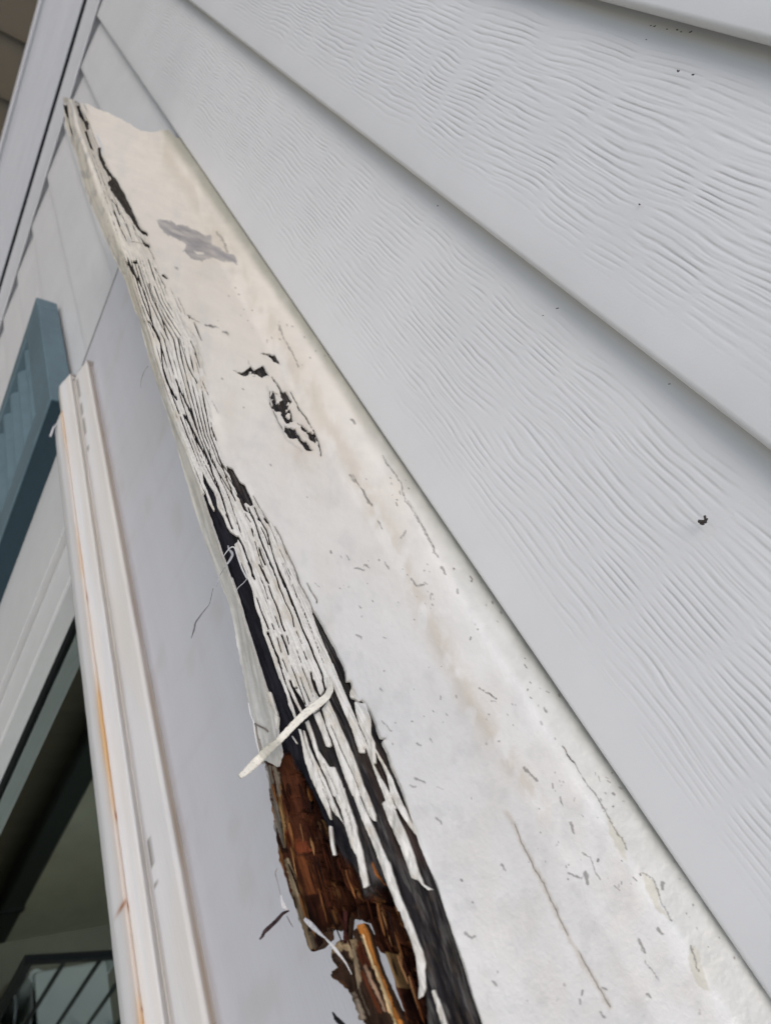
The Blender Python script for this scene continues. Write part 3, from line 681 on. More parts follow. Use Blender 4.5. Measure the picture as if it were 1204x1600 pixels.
# long bare zone at the lower end, with the strands of paint left on it
TBl = [(x, y) for x, y in zip(TB[::6], ROW[::6]) if y > 1062 and y < 1700]
bare = [(418, 1062)] + [(494, 1062), (548, 1064), (550, 1072), (546, 1082), (547, 1090), (560, 1097), (566, 1093), (571, 1100), (578, 1108), (588, 1131), (589, 1140), (593, 1152), (600, 1154), (598, 1159), (606, 1176), (610, 1193), (620, 1213), (628, 1233), (640, 1271), (656, 1323), (668, 1351), (683, 1381), (694, 1420), (700, 1438), (713, 1475), (728, 1513), (739.5, 1558), (753, 1600), (775, 1670)] + \
       [(380, 1670), (380, 1600), (380, 1300), (400, 1225), (411, 1189), (417, 1189), (434, 1198), (442, 1173), (433, 1138), (435, 1121)]
PB = PF.copy()
poly_field(PB, bare, -1, .6)
strands = [
 ZC((190, -20), (215, -20), (250, 100), (300, 240), (350, 380), (385, 500), (370, 520), (340, 440), (310, 380), (290, 290), (240, 160), (210, 80)), ZC((240, -20), (262, -20), (290, 90), (330, 200), (390, 330), (440, 440), (430, 470), (390, 390), (340, 290), (290, 190), (260, 60)),
 ZC((275, -20), (500, -20), (505, 60), (520, 150), (550, 240), (590, 300), (580, 360), (600, 400), (540, 460), (500, 380), (470, 400), (440, 330), (400, 270), (350, 190), (320, 110)), ZC((515, -20), (570, -20), (610, 110), (630, 190), (640, 230), (600, 280), (570, 200), (530, 60)),
 ZC((595, -20), (650, -20), (700, 130), (715, 190), (700, 260), (650, 200), (630, 90)), ZC((655, -20), (720, -20), (780, 130), (860, 310), (940, 500), (1040, 720), (1020, 820), (970, 820), (900, 600), (800, 380), (700, 130)),
 ZC((400, 600), (420, 600), (470, 760), (530, 920), (600, 1090), (660, 1230), (600, 1230), (520, 1060), (460, 880), (430, 730)), ZC((440, 610), (460, 620), (500, 750), (560, 890), (620, 1010), (680, 1150), (705, 1230), (668, 1230), (590, 1060), (540, 930), (490, 800), (455, 690)),
 ZC((465, 540), (500, 520), (550, 660), (590, 800), (650, 890), (720, 1010), (780, 1130), (830, 1230), (728, 1230), (640, 1010), (580, 870), (540, 760), (500, 640)), ZC((545, 470), (600, 430), (650, 560), (700, 700), (710, 750), (690, 770), (660, 760), (610, 620)),
 ZC((620, 410), (680, 320), (730, 420), (790, 560), (850, 700), (920, 860), (970, 1000), (1050, 1230), (960, 1230), (905, 1230), (830, 1040), (760, 840), (710, 680), (660, 560)),
 ZD((205, 230), (305, 240), (355, 390), (360, 520), (400, 620), (410, 800), (385, 810), (450, 930), (520, 1050), (600, 1230), (555, 1220), (500, 1160), (430, 980), (370, 820), (310, 650), (250, 450), (220, 340)),
 ZD((400, 660), (440, 720), (500, 830), (560, 940), (600, 1050), (680, 1230), (610, 1230), (540, 1080), (510, 930), (450, 790), (405, 700)),
 ZF((20, -20), (60, 0), (130, 140), (200, 300), (260, 430), (330, 590), (420, 790), (480, 980), (560, 1230), (490, 1230), (400, 980), (300, 720), (210, 490), (110, 250), (50, 80)), ZF((90, -20), (145, -10), (220, 150), (280, 310), (285, 380), (260, 375), (220, 330), (160, 180), (110, 40)),
 ZF((-15, 60), (0, 170), (60, 350), (110, 480), (160, 700), (180, 800), (220, 980), (170, 1010), (140, 900), (110, 720), (60, 600), (10, 450), (-30, 300)),
 ZF((290, -20), (340, -20), (400, 130), (470, 280), (560, 470), (640, 690), (690, 850), (740, 980), (820, 1025), (770, 1030), (720, 980), (680, 930), (620, 920), (580, 800), (520, 620), (420, 420), (340, 210), (380, 190), (350, 90)),
 ZF((395, 0), (440, 10), (510, 160), (590, 320), (650, 450), (690, 520), (640, 490), (590, 420), (500, 270), (440, 130)),
 ZH((205, -20), (262, -20), (370, 230), (440, 420), (480, 520), (510, 630), (500, 700), (515, 860), (490, 940), (440, 970), (450, 820), (430, 700), (415, 560), (370, 420), (300, 240)), ZH((568, 885), (595, 880), (650, 1000), (720, 1204), (790, 1420), (720, 1420), (660, 1204), (620, 1080)),
 ZE((515, -10), (555, -10), (620, 170), (690, 350), (715, 500), (700, 480), (660, 400), (600, 270), (550, 120)), ZE((560, -10), (600, -10), (640, 90), (700, 230), (780, 420), (840, 560), (850, 580), (790, 470), (760, 450), (720, 400), (650, 230), (590, 90)),
 ZE((640, -10), (740, -10), (800, 130), (870, 330), (940, 520), (1000, 780), (1010, 840), (1060, 1100), (1010, 1130), (980, 950), (950, 830), (900, 750), (850, 590), (800, 400), (720, 200)), ZE((690, 540), (715, 545), (755, 820), (735, 830), (700, 680)),
 ZA((75, 180), (110, 330), (140, 390), (170, 470), (215, 580), (205, 592), (160, 520), (130, 420), (90, 300)), ZC((335, 665), (350, 665), (390, 730), (385, 742))]
for p_ in strands: poly_field(PB, p_, 1, .55)
PF = PB
# flecks of paint left inside the knot and ragged breaks of the chips
kn = (GX > 360) & (GYp < 715) & (GYp > 540) & (GX - TB[:, None] > 40)
PF = np.where(kn, np.maximum(PF, (fbm(GX / 4.5, GYp / 6, 82, 3) - .73) * 40), PF); PF = np.where(kn & (PF < 8), PF - .5, PF); PF = PF + (np.abs(PF) < 6) * (.5 + 1.3 * kn) * (fbm(GX / 2.6, GYp / 4, 83, 2) - .5)
for p_, w_ in ((ZC((330, 0), (360, 80), (420, 230), (470, 380)), 1.5), (ZC((415, 110), (450, 210), (510, 350)), 1.4), (ZC((430, 10), (480, 130), (540, 300)), 1.1), (ZC((370, 205), (388, 215)), 3), (ZC((705, 560), (790, 770), (880, 960), (950, 1110), (985, 1230)), 1.2),
   (ZC((640, 920), (700, 1060), (770, 1204)), .8), (ZD((170, 190), (200, 200), (220, 222), (262, 228)), 1.6), (ZD((240, 430), (290, 540), (325, 620)), 1.3), (ZD((290, 650), (315, 695)), 1.1), (ZD((275, 200), (310, 240)), 1.0), (ZD((445, 575), (495, 565)), 2.2),
   (ZF((0, 250), (40, 380), (60, 440)), .9), (ZF((500, 160), (510, 170)), .5), (ZE((600, 60), (640, 170), (690, 300)), 1.0), (ZC((100, 300), (160, 420), (200, 470)), .7)): line_field(PF, p_, w_, .6)
# long hairline cracks on the top
ZR = zoomc(700, 1000, 2.389); Z5 = zoomc(500, 600, 2.408)
for p_, w_ in ((ZR((245, 690), (265, 740), (300, 820), (350, 910), (390, 990), (445, 1105)), 1.7), (ZR((485, 1160), (530, 1250), (600, 1370)), 1.7), (ZR((425, 400), (475, 470)), .8), (Z5((330, 440), (400, 560), (430, 620)), .8), (Z5((235, 280), (290, 350)), .6)):
    line_field(PF, p_, w_, 1.0)
PAINT_F = np.minimum(PF, S - .3)
WOOD_F = S

# ---- relief of the paint skin (metres along the normal)
inface = sstep(-3, 4, (TB[:, None] - GX)) * sstep(-4, 2, GX - LB[:, None])
lipz = 1 - sstep(-3, 3, GX - LB[:, None])
hp = .00022 * np.sqrt(np.clip(PF, 0, 5) / 5) * inface * 1.6
hp += inface * .0005 * (fbm(GX / 7, GYp / 60, 21) - .45) + inface * .00022 * (fbm(GX / 2.5, GYp / 5, 92, 2) - .5)
hp += (1 - inface) * .0010 * (fbm(GX / 60, GYp / 90, 22, 5) - .5) + (1 - inface) * .00018 * (fbm(GX / 5, GYp / 7, 23, 3) - .5)
ef = np.exp(-np.clip(PF, 0, 20) / 2.5) * (1 - inface) * .0004 * fbm(GX / 20, GYp / 20, 31)      # lifted paint edges on the top
hp += ef
near = sstep(1000, 1150, GYp)
hp += inface * near * .0008 * sstep(.35, .75, fbm(GX / 14, GYp / 70, 33))
# grain ridges of the lip below the face
hp += lipz * .0006 * (fbm((GX - E0[:, None]) / 3.2, GYp / 80, 25) - .5)
# dents of the old knot and the caulk bead's lumps
caulk = sstep(0, 10, GX - E4[:, None]) ; hp += caulk * .0006 * (fbm(GX / 26, GYp / 30, 27) - .5)
def dent(cx, cy, r, a):
    global hp
    hp = hp + a * np.exp(-(((GX - cx) / r) ** 2 + ((GYp - cy) / (r * 1.5)) ** 2))
dent(455, 650, 30, -.0008); dent(1028, 1400, 22, -.0006); dent(655, 910, 12, -.0008)

# ---- relief of the bare wood
vf = (GX - E1s[:, None]) / (E2 - E1s)[:, None]
flow = vf + .03 * (fbm(GYp / 120, vf * 2, 41) - .5)
grain = fbm(flow * 26, GYp / 90, 42, 4); fine = fbm(flow * 90, GYp / 60, 43, 3)
hw = -.0012 + .0018 * (grain - .5) + .0012 * (fine - .5)
ROT = [(411, 1190), (441, 1175), (455, 1185), (470, 1215), (492, 1262), (508, 1300), (525, 1335), (545, 1352), (556, 1375), (562, 1400), (575, 1395), (588, 1370), (612, 1405), (632, 1450), (650, 1500), (660, 1560), (668, 1670), (380, 1670), (380, 1300)]
ZERO = np.full(GX.shape, -FAR)
RM_ = ZERO.copy(); poly_field(RM_, ROT, 1, 2.5)
s_ = sub(ROT, 30); tmp = sstep(-6, 8, RM_)
rot = tmp
# splintered blocks: cells long in the grain direction, each broken off at its own depth
def blocks(nu, nl, seed):
    a = flow * nu + .8 * (fbm(GYp / 30, flow * 6, seed) - .5); ka = np.floor(a)
    b = GYp / nl + _tab[(ka.astype(int) * 7 + seed) & 511, 11] * 9 + .5 * (a - ka) * (_tab[(ka.astype(int) * 5) & 511, 9] - .5); kb = np.floor(b)
    r = _tab[(ka.astype(int) * 13 + seed) & 511, (kb.astype(int) * 29 + seed) & 511]
    e = np.minimum(np.minimum(a - ka, ka + 1 - a) * 26 / nu * 4, np.minimum(b - kb, kb + 1 - b) * nl) 
    return r, e
r1, e1 = blocks(9, 62, 3); r2, e2 = blocks(20, 34, 8)
deep = -.0045 + .0060 * (r1 - .5) + .0036 * (r2 - .5) + .0034 * (grain - .5) + .0022 * (fine - .5)
deep += -.0024 * np.exp(-np.clip(e1, 0, 9) / 1.4) - .0012 * np.exp(-np.clip(e2, 0, 9) / 1.0)
LIPW = 1 - sstep(2, 9, GX - (E0 + (E1 - E0) * .62)[:, None])                    # the lip's own wood stands proud of the rot
deep = deep * sstep(0, 12, S) - .0008
deep = deep * (1 - LIPW) + (-.0012 + .0009 * (fine - .5)) * LIPW
hw = hw * (1 - rot) + deep * rot
lower_groove = np.exp(-((vf - (.80 - .0 * GYp)) / .05) ** 2) * sstep(1330, 1450, GYp) * -.003
hw += lower_groove * (1 - rot)

# ---- colours
FW = fbm(GX / 2.2, GYp / 2.6, 81, 2)
def mixc(C, col, w): return C * (1 - w[..., None]) + np.array(col) * w[..., None]
def soft(pts, f=3., warp=2.0):
    F = ZERO.copy(); poly_field(F, pts, 1, warp); return sstep(-f, f, F)
def softline(pts, w, f=1.5, warp=1.0):
    F = np.full(GX.shape, FAR); line_field(F, pts, w, warp); F = F + 2.6 * (FW - .5)
    return 1 - sstep(-f * .5, f, F)
CP = np.ones(GX.shape + (3,)) * np.array((.76, .745, .705))
up = 1 - sstep(300, 1150, GYp + 120 * (fbm(GX / 90, GYp / 90, 51) - .5))
CP = mixc(CP, (.74, .665, .55), up * .9)
cloud = sstep(.42, .75, fbm(GX / 70, GYp / 110, 52, 5))
CP = mixc(CP, (.64, .58, .475), cloud * .60 * (.35 + .65 * up))
grime = sstep(.5, .78, fbm(GX / 22, GYp / 30, 53, 5)); CP = mixc(CP, (.50, .49, .47), grime * .22)
# brown tide line in the dished middle
cen = np.interp(ROW, [148, 203, 380, 560, 775, 935, 1110, 1230, 1400, 1662], [225, 240, 345, 455, 575, 655, 742, 826, 905, 1040])[:, None]
tide = np.exp(-((GX - cen + 14 * (fbm(GYp / 35, GYp * 0, 54) - .5)) / (13 + 10 * fbm(GYp / 60, GYp * 0, 55))) ** 2) * sstep(.32, .6, fbm(GX / 18, GYp / 42, 56, 4))
CP = mixc(CP, (.54, .46, .35), tide * .5 * (1 - sstep(1230, 1330, GYp)))
# greenish dirt where the caulk meets the siding, upper part
alg = sstep(-4, 16, GX - E4[:, None]) * (1 - sstep(560, 800, GYp)) * (.45 + .9 * fbm(GX / 12, GYp / 22, 57, 4))
CP = mixc(CP, (.30, .275, .185), np.clip(alg, 0, 1) * .72)
lap_dirt_shade = sstep(6, 26, GX - E4[:, None]) * sstep(560, 800, GYp); CP = mixc(CP, (.52, .51, .455), lap_dirt_shade * .45 * (.6 + .6 * fbm(GX / 30, GYp / 50, 90)))  # grey dirt mixed with painted shade of the siding lap
edge_dirt_shade = sstep(-34, -4, GX - E5[:, None] + 10 * (fbm(GX / 20, GYp / 26, 97) - .5)); CP = mixc(CP, (.34, .335, .285), edge_dirt_shade * .70 * (.7 + .5 * fbm(GX / 12, GYp / 30, 98)))  # grime plus overhang shade put into the colour, darkening toward the lap
# grey wiped patch
g1 = soft([(243, 342), (266, 346), (300, 357), (330, 370), (331, 381), (350, 392), (368, 402), (372, 411), (350, 410), (333, 402), (316, 407), (296, 401), (286, 391), (292, 384), (275, 375), (259, 363), (248, 351)], 1.3, 2.2)
g2 = soft([(303, 391), (318, 394), (319, 397), (308, 396)], 1.5, 1)
CP = mixc(CP, (.30, .275, .26), g1 * (1 - g2) * (.38 + .85 * fbm((GX + GYp * .4) / 22, (GYp - GX * .4) / 5, 58, 3)))
# knot surroundings
CP = mixc(CP, (.55, .42, .30), np.exp(-(((GX - 470) / 34) ** 2 + ((GYp - 690) / 40) ** 2)) * .45 * fbm(GX / 12, GYp / 12, 59))
CP = mixc(CP, (.50, .42, .32), softline(ZR((215, 640), (265, 740), (350, 910), (445, 1105), (530, 1250), (600, 1370)), 4, 5, 2) * .5)
CP = mixc(CP, (.38, .36, .33), softline(Z6((715, 280), (728, 350), (755, 420), (800, 500), (860, 545)), 2.0, 3) * .4)
# beige caulk smears by the wall
for pl_ in (ZR((590, 650), (630, 700), (660, 760), (665, 830), (640, 800), (600, 720)), ZR((715, 865), (760, 890), (785, 940), (800, 1000), (830, 1045), (790, 1010), (750, 960)), ZR((895, 1140), (930, 1150), (950, 1230), (975, 1310), (930, 1290), (900, 1210))):
    CP = mixc(CP, (.58, .55, .45), soft(pl_, 2.2, 2.5) * .75)
for pts, w in ((ZR((425, 400), (475, 470), (500, 515), (545, 570), (590, 650), (650, 750), (665, 780)), 1.6), (ZR((715, 865), (760, 885), (790, 960), (830, 1045)), 1.5), (ZR((285, 475), (305, 500), (330, 528)), 3.2), (ZR((415, 590), (425, 620)), 2.2),
    (ZR((455, 680), (468, 715)), 2.8), (ZR((450, 873), (500, 885)), 3.0), (ZR((512, 870), (522, 910)), 5), (ZR((500, 790), (530, 810), (545, 860), (565, 890)), 1.0), (ZR((710, 1115), (730, 1165)), 5.0), (ZR((735, 1200), (785, 1270)), 1.2), (ZR((785, 1078), (798, 1092)), 4.0),
    (ZR((740, 1325), (755, 1330)), 3.6), (ZR((575, 1295), (588, 1303)), 3.6), (ZR((565, 1390), (582, 1408)), 3.2), (ZR((65, 1100), (85, 1115), (100, 1108)), 3.6), (ZR((195, 840), (212, 860)), 3.0), (ZR((170, 1275), (180, 1285)), 4), (ZR((800, 900), (800, 925)), 6), (ZR((135, 195), (178, 222)), 1.0), (ZR((900, 1140), (935, 1240)), 2.2),
    (Z5((235, 275), (260, 310), (300, 370), (320, 440), (390, 550), (440, 650)), 1.3), (Z5((160, 400), (195, 460)), 3.2), (Z5((110, 345), (130, 370)), 1.6), (Z5((215, 515), (232, 542)), 1.3), (Z5((135, 690), (165, 700)), 2.2), (Z5((168, 684), (184, 692)), 2.4), (Z5((243, 675), (256, 695)), 1.8), (Z5((345, 735), (360, 755), (395, 757)), 2.2), (Z5((136, 942), (158, 950)), 1.5),
    (Z5((118, 135), (130, 145)), 3.6), (Z5((320, 548), (303, 580)), 1.2), (Z5((455, 690), (470, 715)), 3), (Z5((600, 1145), (610, 1150)), 2.2), (Z5((626, 1160), (660, 1188)), 1.0), (Z5((845, 1220), (852, 1232)), 2.6), (Z5((100, 640), (112, 655)), 1), (Z5((640, 1195), (660, 1200)), .1),
    (ZU((1080, 190), (1180, 380)), 1.6), (Z6((760, 20), (800, 100), (850, 190)), 1.6), (ZU((680, 530), (700, 545)), 2), (ZU((970, 1060), (1050, 1085)), 2.6), (ZV((730, 40), (850, 60)), 2.4), (ZV((905, 105), (940, 140)), 2.8), (ZV((890, 545), (900, 550)), 2), (ZB((910, 185), (950, 220)), .9), (ZD((440, 95), (470, 115)), 1.3), (ZD((465, 400), (550, 500)), 1.2), (ZD((790, 615), (815, 635)), 1.8), (ZD((920, 560), (935, 590)), 1.4), (ZD((730, 1000), (770, 1020)), 2.4), (ZF((850, 350), (900, 400)), 3.0), (ZD((770, 940), (860, 970)), 3)):
    CP = mixc(CP, (.085, .072, .062), softline(pts, w * .75, 1.6, 1.8) * .62)
# random specks, denser along the wall side
rs = np.random.RandomState(5)
for k in range(420):
    y = 330 + 1290 * rs.rand() ** .8; i = int((y - ROW[0]) / ST); u = rs.rand() ** .6 * 1.0
    x = TB[i] + 8 + (E5[i] - TB[i] - 14) * u; L = rs.exponential(2.2); an = math.atan2(1, .55) + rs.randn() * .5
    w = .6 + rs.exponential(.75) * (.4 + y / 1600)
    if fbm(np.array(x / 60.), np.array(y / 60.), 77, 3) < .54: continue
    CP = mixc(CP, (.12, .10, .09), softline([(x, y), (x + L * math.cos(an), y + L * math.sin(an))], w, 1.0, .8) * (.25 + .55 * rs.rand())) if False else CP
    s = sub([(x - 1, y - 1), (x + L + 1, y + L + 1)], 6)
    if s is None: continue
    d = seg_dist(wxp[s], wyp[s], [(x, y), (x + L * math.cos(an), y + L * math.sin(an))])
    wt = (1 - sstep(w * .4, w * .4 + 1.1, d)) * (.25 + .55 * rs.rand())
    CP[s] = CP[s] * (1 - wt[..., None]) + np.array((.12, .10, .09)) * wt[..., None]
# cracked zone is a little creamier, the lip greyer with grain dirt
CP = mixc(CP, (.74, .71, .64), inface * .75 * sstep(400, 600, GYp) ); CP = mixc(CP, (.72, .66, .54), inface * .7 * (1 - sstep(400, 620, GYp)))
CP = mixc(CP, (.35, .33, .29), inface * .55 * sstep(.55, .72, fbm(flow * 60, GYp / 25, 61)) )
lipd = lipz * sstep(.45, .7, fbm((GX - E0[:, None]) / 3.5, GYp / 70, 62)); CP = mixc(CP, (.48, .455, .40), lipd * .55)
lipup = lipz * (1 - sstep(420, 760, GYp)) * sstep(.48, .66, fbm(GX / 4, GYp / 14, 63)); CP = mixc(CP, (.30, .29, .27), lipup * .5)
# grime right beside bare wood
CP = mixc(CP, (.40, .37, .32), np.exp(-np.clip(PF, 0, 30) / 1.3) * .35)
CP = mixc(CP, (.46, .42, .35), inface * .5 * sstep(.50, .72, fbm(flow * 80, GYp / 22, 95, 3)))
CP = mixc(CP, (.52, .46, .36), inface * .5 * sstep(.52, .72, fbm(GX / 16, GYp / 24, 96, 4)))

CW = np.ones(GX.shape + (3,)) * np.array((.030, .027, .028))
lt = sstep(.50, .80, fbm(flow * 34, GYp / 42, 64, 4)); CW = mixc(CW, (.125, .115, .108), lt * .85 * sstep(.3, .55, vf))
CW = mixc(CW, (.095, .075, .058), sstep(.52, .8, fbm(flow * 22, GYp / 28, 91, 4)) * .55 * sstep(.25, .5, vf))
CW = mixc(CW, (.075, .050, .042), sstep(.72, .80, vf) * (1 - sstep(.98, 1.0, vf)) * sstep(1100, 1180, GYp) * (1 - sstep(1330, 1370, GYp)) * .7)
CW = mixc(CW, (.016, .017, .024), (1 - sstep(.15, .35, vf)) * .7)
CW = mixc(CW, (.10, .085, .06), (1 - sstep(420, 560, GYp)) * .35)
brown = np.array((.046, .0150, .0072)); 
CR = brown[None, None] * (.25 + 1.7 * r1[..., None]) + np.array((.030, .010, .003)) * (r2[..., None] - .4)
CR = CR * (.55 + .9 * grain[..., None]); CR = np.clip(CR, .006, 1)
CR = mixc(CR, (.36, .17, .06), sstep(.66, .84, fbm(flow * 40, GYp / 60, 66, 3)) * .8)
CW = CW * (1 - rot[..., None]) + CR * rot[..., None]
# darker deep strip between the strands and the rot
CW = mixc(CW, (.012, .013, .018), soft(ZE((300, -120), (520, -20), (600, 260), (700, 470), (850, 620), (900, 900), (860, 900), (760, 640), (640, 620), (500, 330), (390, 60)), 5, 3) * .85)
tanw = (.42, .32, .20)
for pts, w, c, a in (
    (ZE((130, 0), (165, 120), (175, 245)), 5, (.40, .33, .25), .9), (ZE((80, 0), (110, 200), (150, 420), (180, 600), (220, 740)), 6, (.30, .27, .22), .85), (ZE((180, 260), (205, 460), (225, 600), (230, 740)), 3.0, (.50, .30, .12), .8),
    (ZE((250, 880), (290, 1000), (330, 1204)), 8, (.48, .38, .24), .9), (ZG((330, 0), (390, 220), (430, 400), (460, 500)), 7, (.42, .31, .19), .9), (ZE((340, 860), (400, 1000), (450, 1180)), 7, (.20, .065, .022), .8), (ZE((260, 620), (300, 720), (370, 790)), 9, (.22, .055, .022), .85),
    (ZE((500, 370), (560, 500), (610, 620)), 3, (.28, .17, .07), .6), (ZE((210, 290), (250, 420)), 7, (.16, .05, .02), .8), (ZE((1080, 900), (1130, 1040), (1180, 1204)), 3.2, (.40, .15, .04), .85), (ZF((230, 770), (300, 950), (380, 1130), (410, 1204)), 3.4, (.42, .15, .04), .85),
    (ZH((120, 0), (180, 140), (220, 250), (310, 460)), 3.2, (.44, .20, .07), .85), (ZH((140, 540), (190, 660), (250, 820)), 8.0, (.42, .27, .12), .85), (ZE((480, 480), (500, 640)), 2, (.20, .12, .06), .5),
    (ZG((470, 360), (500, 500)), 5, (.22, .18, .12), .6)):
    CW = mixc(CW, c, softline(pts, w, 1.4, 1.6) * a * (.55 + .6 * fine))
CHUNK = ZG((640, 520), (680, 470), (745, 425), (850, 395), (930, 290), (1010, 245), (1060, 350), (1123, 570), (1183, 730), (1263, 900), (1323, 1040), (1390, 1150), (1440, 1300), (1500, 1600), (900, 1600), (870, 1204), (830, 1050), (790, 960), (740, 900), (700, 830), (650, 740), (690, 690), (650, 600))
ck = soft(CHUNK, 1.0, .8)
CC = np.ones(GX.shape + (3,)) * np.array((.040, .022, .014)) * (.5 + 1.1 * grain[..., None])
for pts, w, c, a in (
    (ZG((660, 510), (740, 450), (880, 430)), 15, (.42, .31, .18), .95), (ZG((860, 460), (890, 640), (930, 760), (900, 830)), 8, (.45, .34, .21), .9), (ZG((700, 600), (780, 760), (850, 860)), 11, (.10, .065, .045), .8),
    (ZG((930, 460), (960, 560), (1000, 620)), 12, (.12, .03, .012), .85), (ZG((1000, 290), (1060, 470), (1120, 640), (1190, 860), (1260, 1050), (1320, 1204), (1400, 1400)), 14, (.58, .22, .045), .95),
    (ZG((990, 370), (1020, 480), (1080, 640), (1150, 820), (1230, 1040), (1300, 1250)), 5.5, (.95, .76, .44), .95), (ZG((990, 640), (1050, 800), (1110, 930), (1170, 1060)), 4.5, (.62, .40, .26), .95), (ZG((960, 700), (1040, 900), (1120, 1080)), 5, (.14, .04, .016), .9),
    (ZG((780, 960), (830, 1060), (870, 1200)), 3.2, (.36, .30, .22), .8), (ZG((920, 800), (960, 950), (1020, 1120)), 2, (.30, .25, .18), .6)):
    CC = mixc(CC, c, softline(pts, w, 1.4, 1.4) * a * (.6 + .55 * fine))
CW = CW * (1 - ck[..., None]) + CC * ck[..., None]
hw = hw * (1 - ck) + ck * (-.0012 + sstep(0, 10, S) * -.0015 + .0022 * (r1 - .5) + .0022 * (grain - .5) + .0015 * softline(ZG((1000, 290), (1120, 640), (1260, 1050), (1400, 1400)), 14, 2.0) - .003 * soft(ZG((680, 560), (860, 560), (900, 860), (1100, 1400), (880, 1400), (700, 820)), 3) )
# pale chips still on the bare lip's outer arris
CW = mixc(CW, (.62, .60, .57), (1 - sstep(.8, 2.6, GX - E0[:, None] + 1.5 * fbm(GYp / 6, GYp * 0, 71))) * sstep(.38, .55, fbm(GYp / 14, GYp * 0, 72)) * (1 - sstep(1445, 1455, GYp)))
CW = np.clip(CW, 0, 1)

# ---- marching squares: turns a signed field on the grid into a skin with clean torn edges and a real thickness
CASES = {}
def _cases():
    # corners a(i,j) b(i,j+1) c(i+1,j+1) d(i+1,j); edges ab, bc, cd, da
    C = ['a', 'b', 'c', 'd']; Eg = ['ab', 'bc', 'cd', 'da']
    for k in range(1, 16):
        ins = [(k >> t) & 1 for t in range(4)]
        if k == 5: CASES[k] = [[('a',), ('ab',), ('da',)], [('c',), ('cd',), ('bc',)]]; continue
        if k == 10: CASES[k] = [[('b',), ('bc',), ('ab',)], [('d',), ('da',), ('cd',)]]; continue
        poly = []
        for t in range(4):
            if ins[t]: poly.append((C[t],))
            if ins[t] != ins[(t + 1) % 4]: poly.append((Eg[t],))
        CASES[k] = [poly]
_cases()
def skin(name, F, H, COLR, mat, parent, thick, label=None, mask=None, edgecol=None, thickf=None):
    R, Cn = F.shape; Nn = R * Cn
    ins = (F > 0).astype(int)
    k = ins[:-1, :-1] + 2 * ins[:-1, 1:] + 4 * ins[1:, 1:] + 8 * ins[1:, :-1]
    ii, jj = np.meshgrid(np.arange(R - 1), np.arange(Cn - 1), indexing='ij')
    base = ii * Cn + jj
    def vid(nm, b):
        return {'a': b, 'b': b + 1, 'c': b + Cn + 1, 'd': b + Cn, 'ab': Nn + b, 'cd': Nn + b + Cn, 'da': 2 * Nn + b, 'bc': 2 * Nn + b + 1}[nm]
    quads, tris, segs = [], [], []
    for c, polys in CASES.items():
        b = base[k == c]
        if mask is not None: b = base[(k == c) & mask[:-1, :-1]]
        if not len(b): continue
        for poly in polys:
            ids = [vid(p[0], b) for p in poly]
            if len(ids) == 4: quads.append(np.stack(ids, -1))
            elif len(ids) == 3: tris.append(np.stack(ids, -1))
            else: quads.append(np.stack(ids[:4], -1)); tris.append(np.stack([ids[0], ids[3], ids[4]], -1))
            nms = [p[0] for p in poly]
            for t in range(len(nms)):
                u = (t + 1) % len(nms)
                if len(nms[t]) == 2 and len(nms[u]) == 2: segs.append(np.stack([ids[t], ids[u]], -1))
    Q = np.concatenate(quads); T = np.concatenate(tris) if tris else np.zeros((0, 3), int); Sg = np.concatenate(segs)
    used = np.unique(np.concatenate([Q.ravel(), T.ravel()]))
    typ = used // Nn; idx = used % Nn; i = idx // Cn; j = idx % Cn
    i2 = np.where(typ == 2, i + 1, i); j2 = np.where(typ == 1, j + 1, j); i2 = np.minimum(i2, R - 1); j2 = np.minimum(j2, Cn - 1)
    f0 = F[i, j]; f1 = F[i2, j2]; t = np.where(typ == 0, 0, f0 / np.where(np.abs(f0 - f1) < 1e-9, 1, f0 - f1)); t = np.clip(t, 0, 1)
    lerp = lambda A: (A[i, j].T * (1 - t) + A[i2, j2].T * t).T
    gx, gy, qq, hh, nn, cc = lerp(GX), lerp(GYp), lerp(q), lerp(H), lerp(NR), lerp(COLR)
    V = rays(gx, gy) / qq[:, None] + CAM + nn * hh[:, None]
    remap = np.full(3 * Nn, -1); remap[used] = np.arange(len(used))
    Q = remap[Q]; T = remap[T]; Sg = remap[Sg]
    # the cut edge: walls going down along the normal
    sv, inv = np.unique(Sg.ravel(), return_inverse=True); n0 = len(V)
    th = thick if thickf is None else lerp(thickf)[sv][:, None]
    Vd = V[sv] - nn[sv] * th; ws = inv.reshape(-1, 2)
    Vt = V[sv]
    ec = cc[sv] * .9
    if edgecol is not None:
        rw = sstep(1080, 1160, gy[sv])[:, None]
        ec = np.array((.45, .43, .40)) * (1 - rw) + rw * np.array(edgecol) * (.7 + .6 * fbm(gx[sv] / 3, gy[sv] / 20, 3))[:, None]
    V = np.concatenate([V, Vt, Vd]); cc = np.concatenate([cc, ec, ec])
    W_ = np.stack([n0 + ws[:, 0], n0 + ws[:, 1], n0 + len(sv) + ws[:, 1], n0 + len(sv) + ws[:, 0]], -1)
    me = mesh_np(name, V, np.concatenate([Q, W_]), T, True, cc)
    return link(name, me, mat, parent, label)

cap = empty('drip_cap', tuple(onY(119, 160, -.093)))
tag(cap, 'rotten wooden window cap, white paint peeling in strips off black and brown wood', 'drip cap')
topm = (GX > (TB + 3)[:, None]); 
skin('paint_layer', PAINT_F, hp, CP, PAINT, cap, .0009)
WF2 = WOOD_F.copy()
wth = .010 - .0065 * sstep(1100, 1200, GYp)
skin('bare_wood', WF2, hw - .0004, CW, WOOD, cap, 0, edgecol=(.09, .05, .03), thickf=wth)
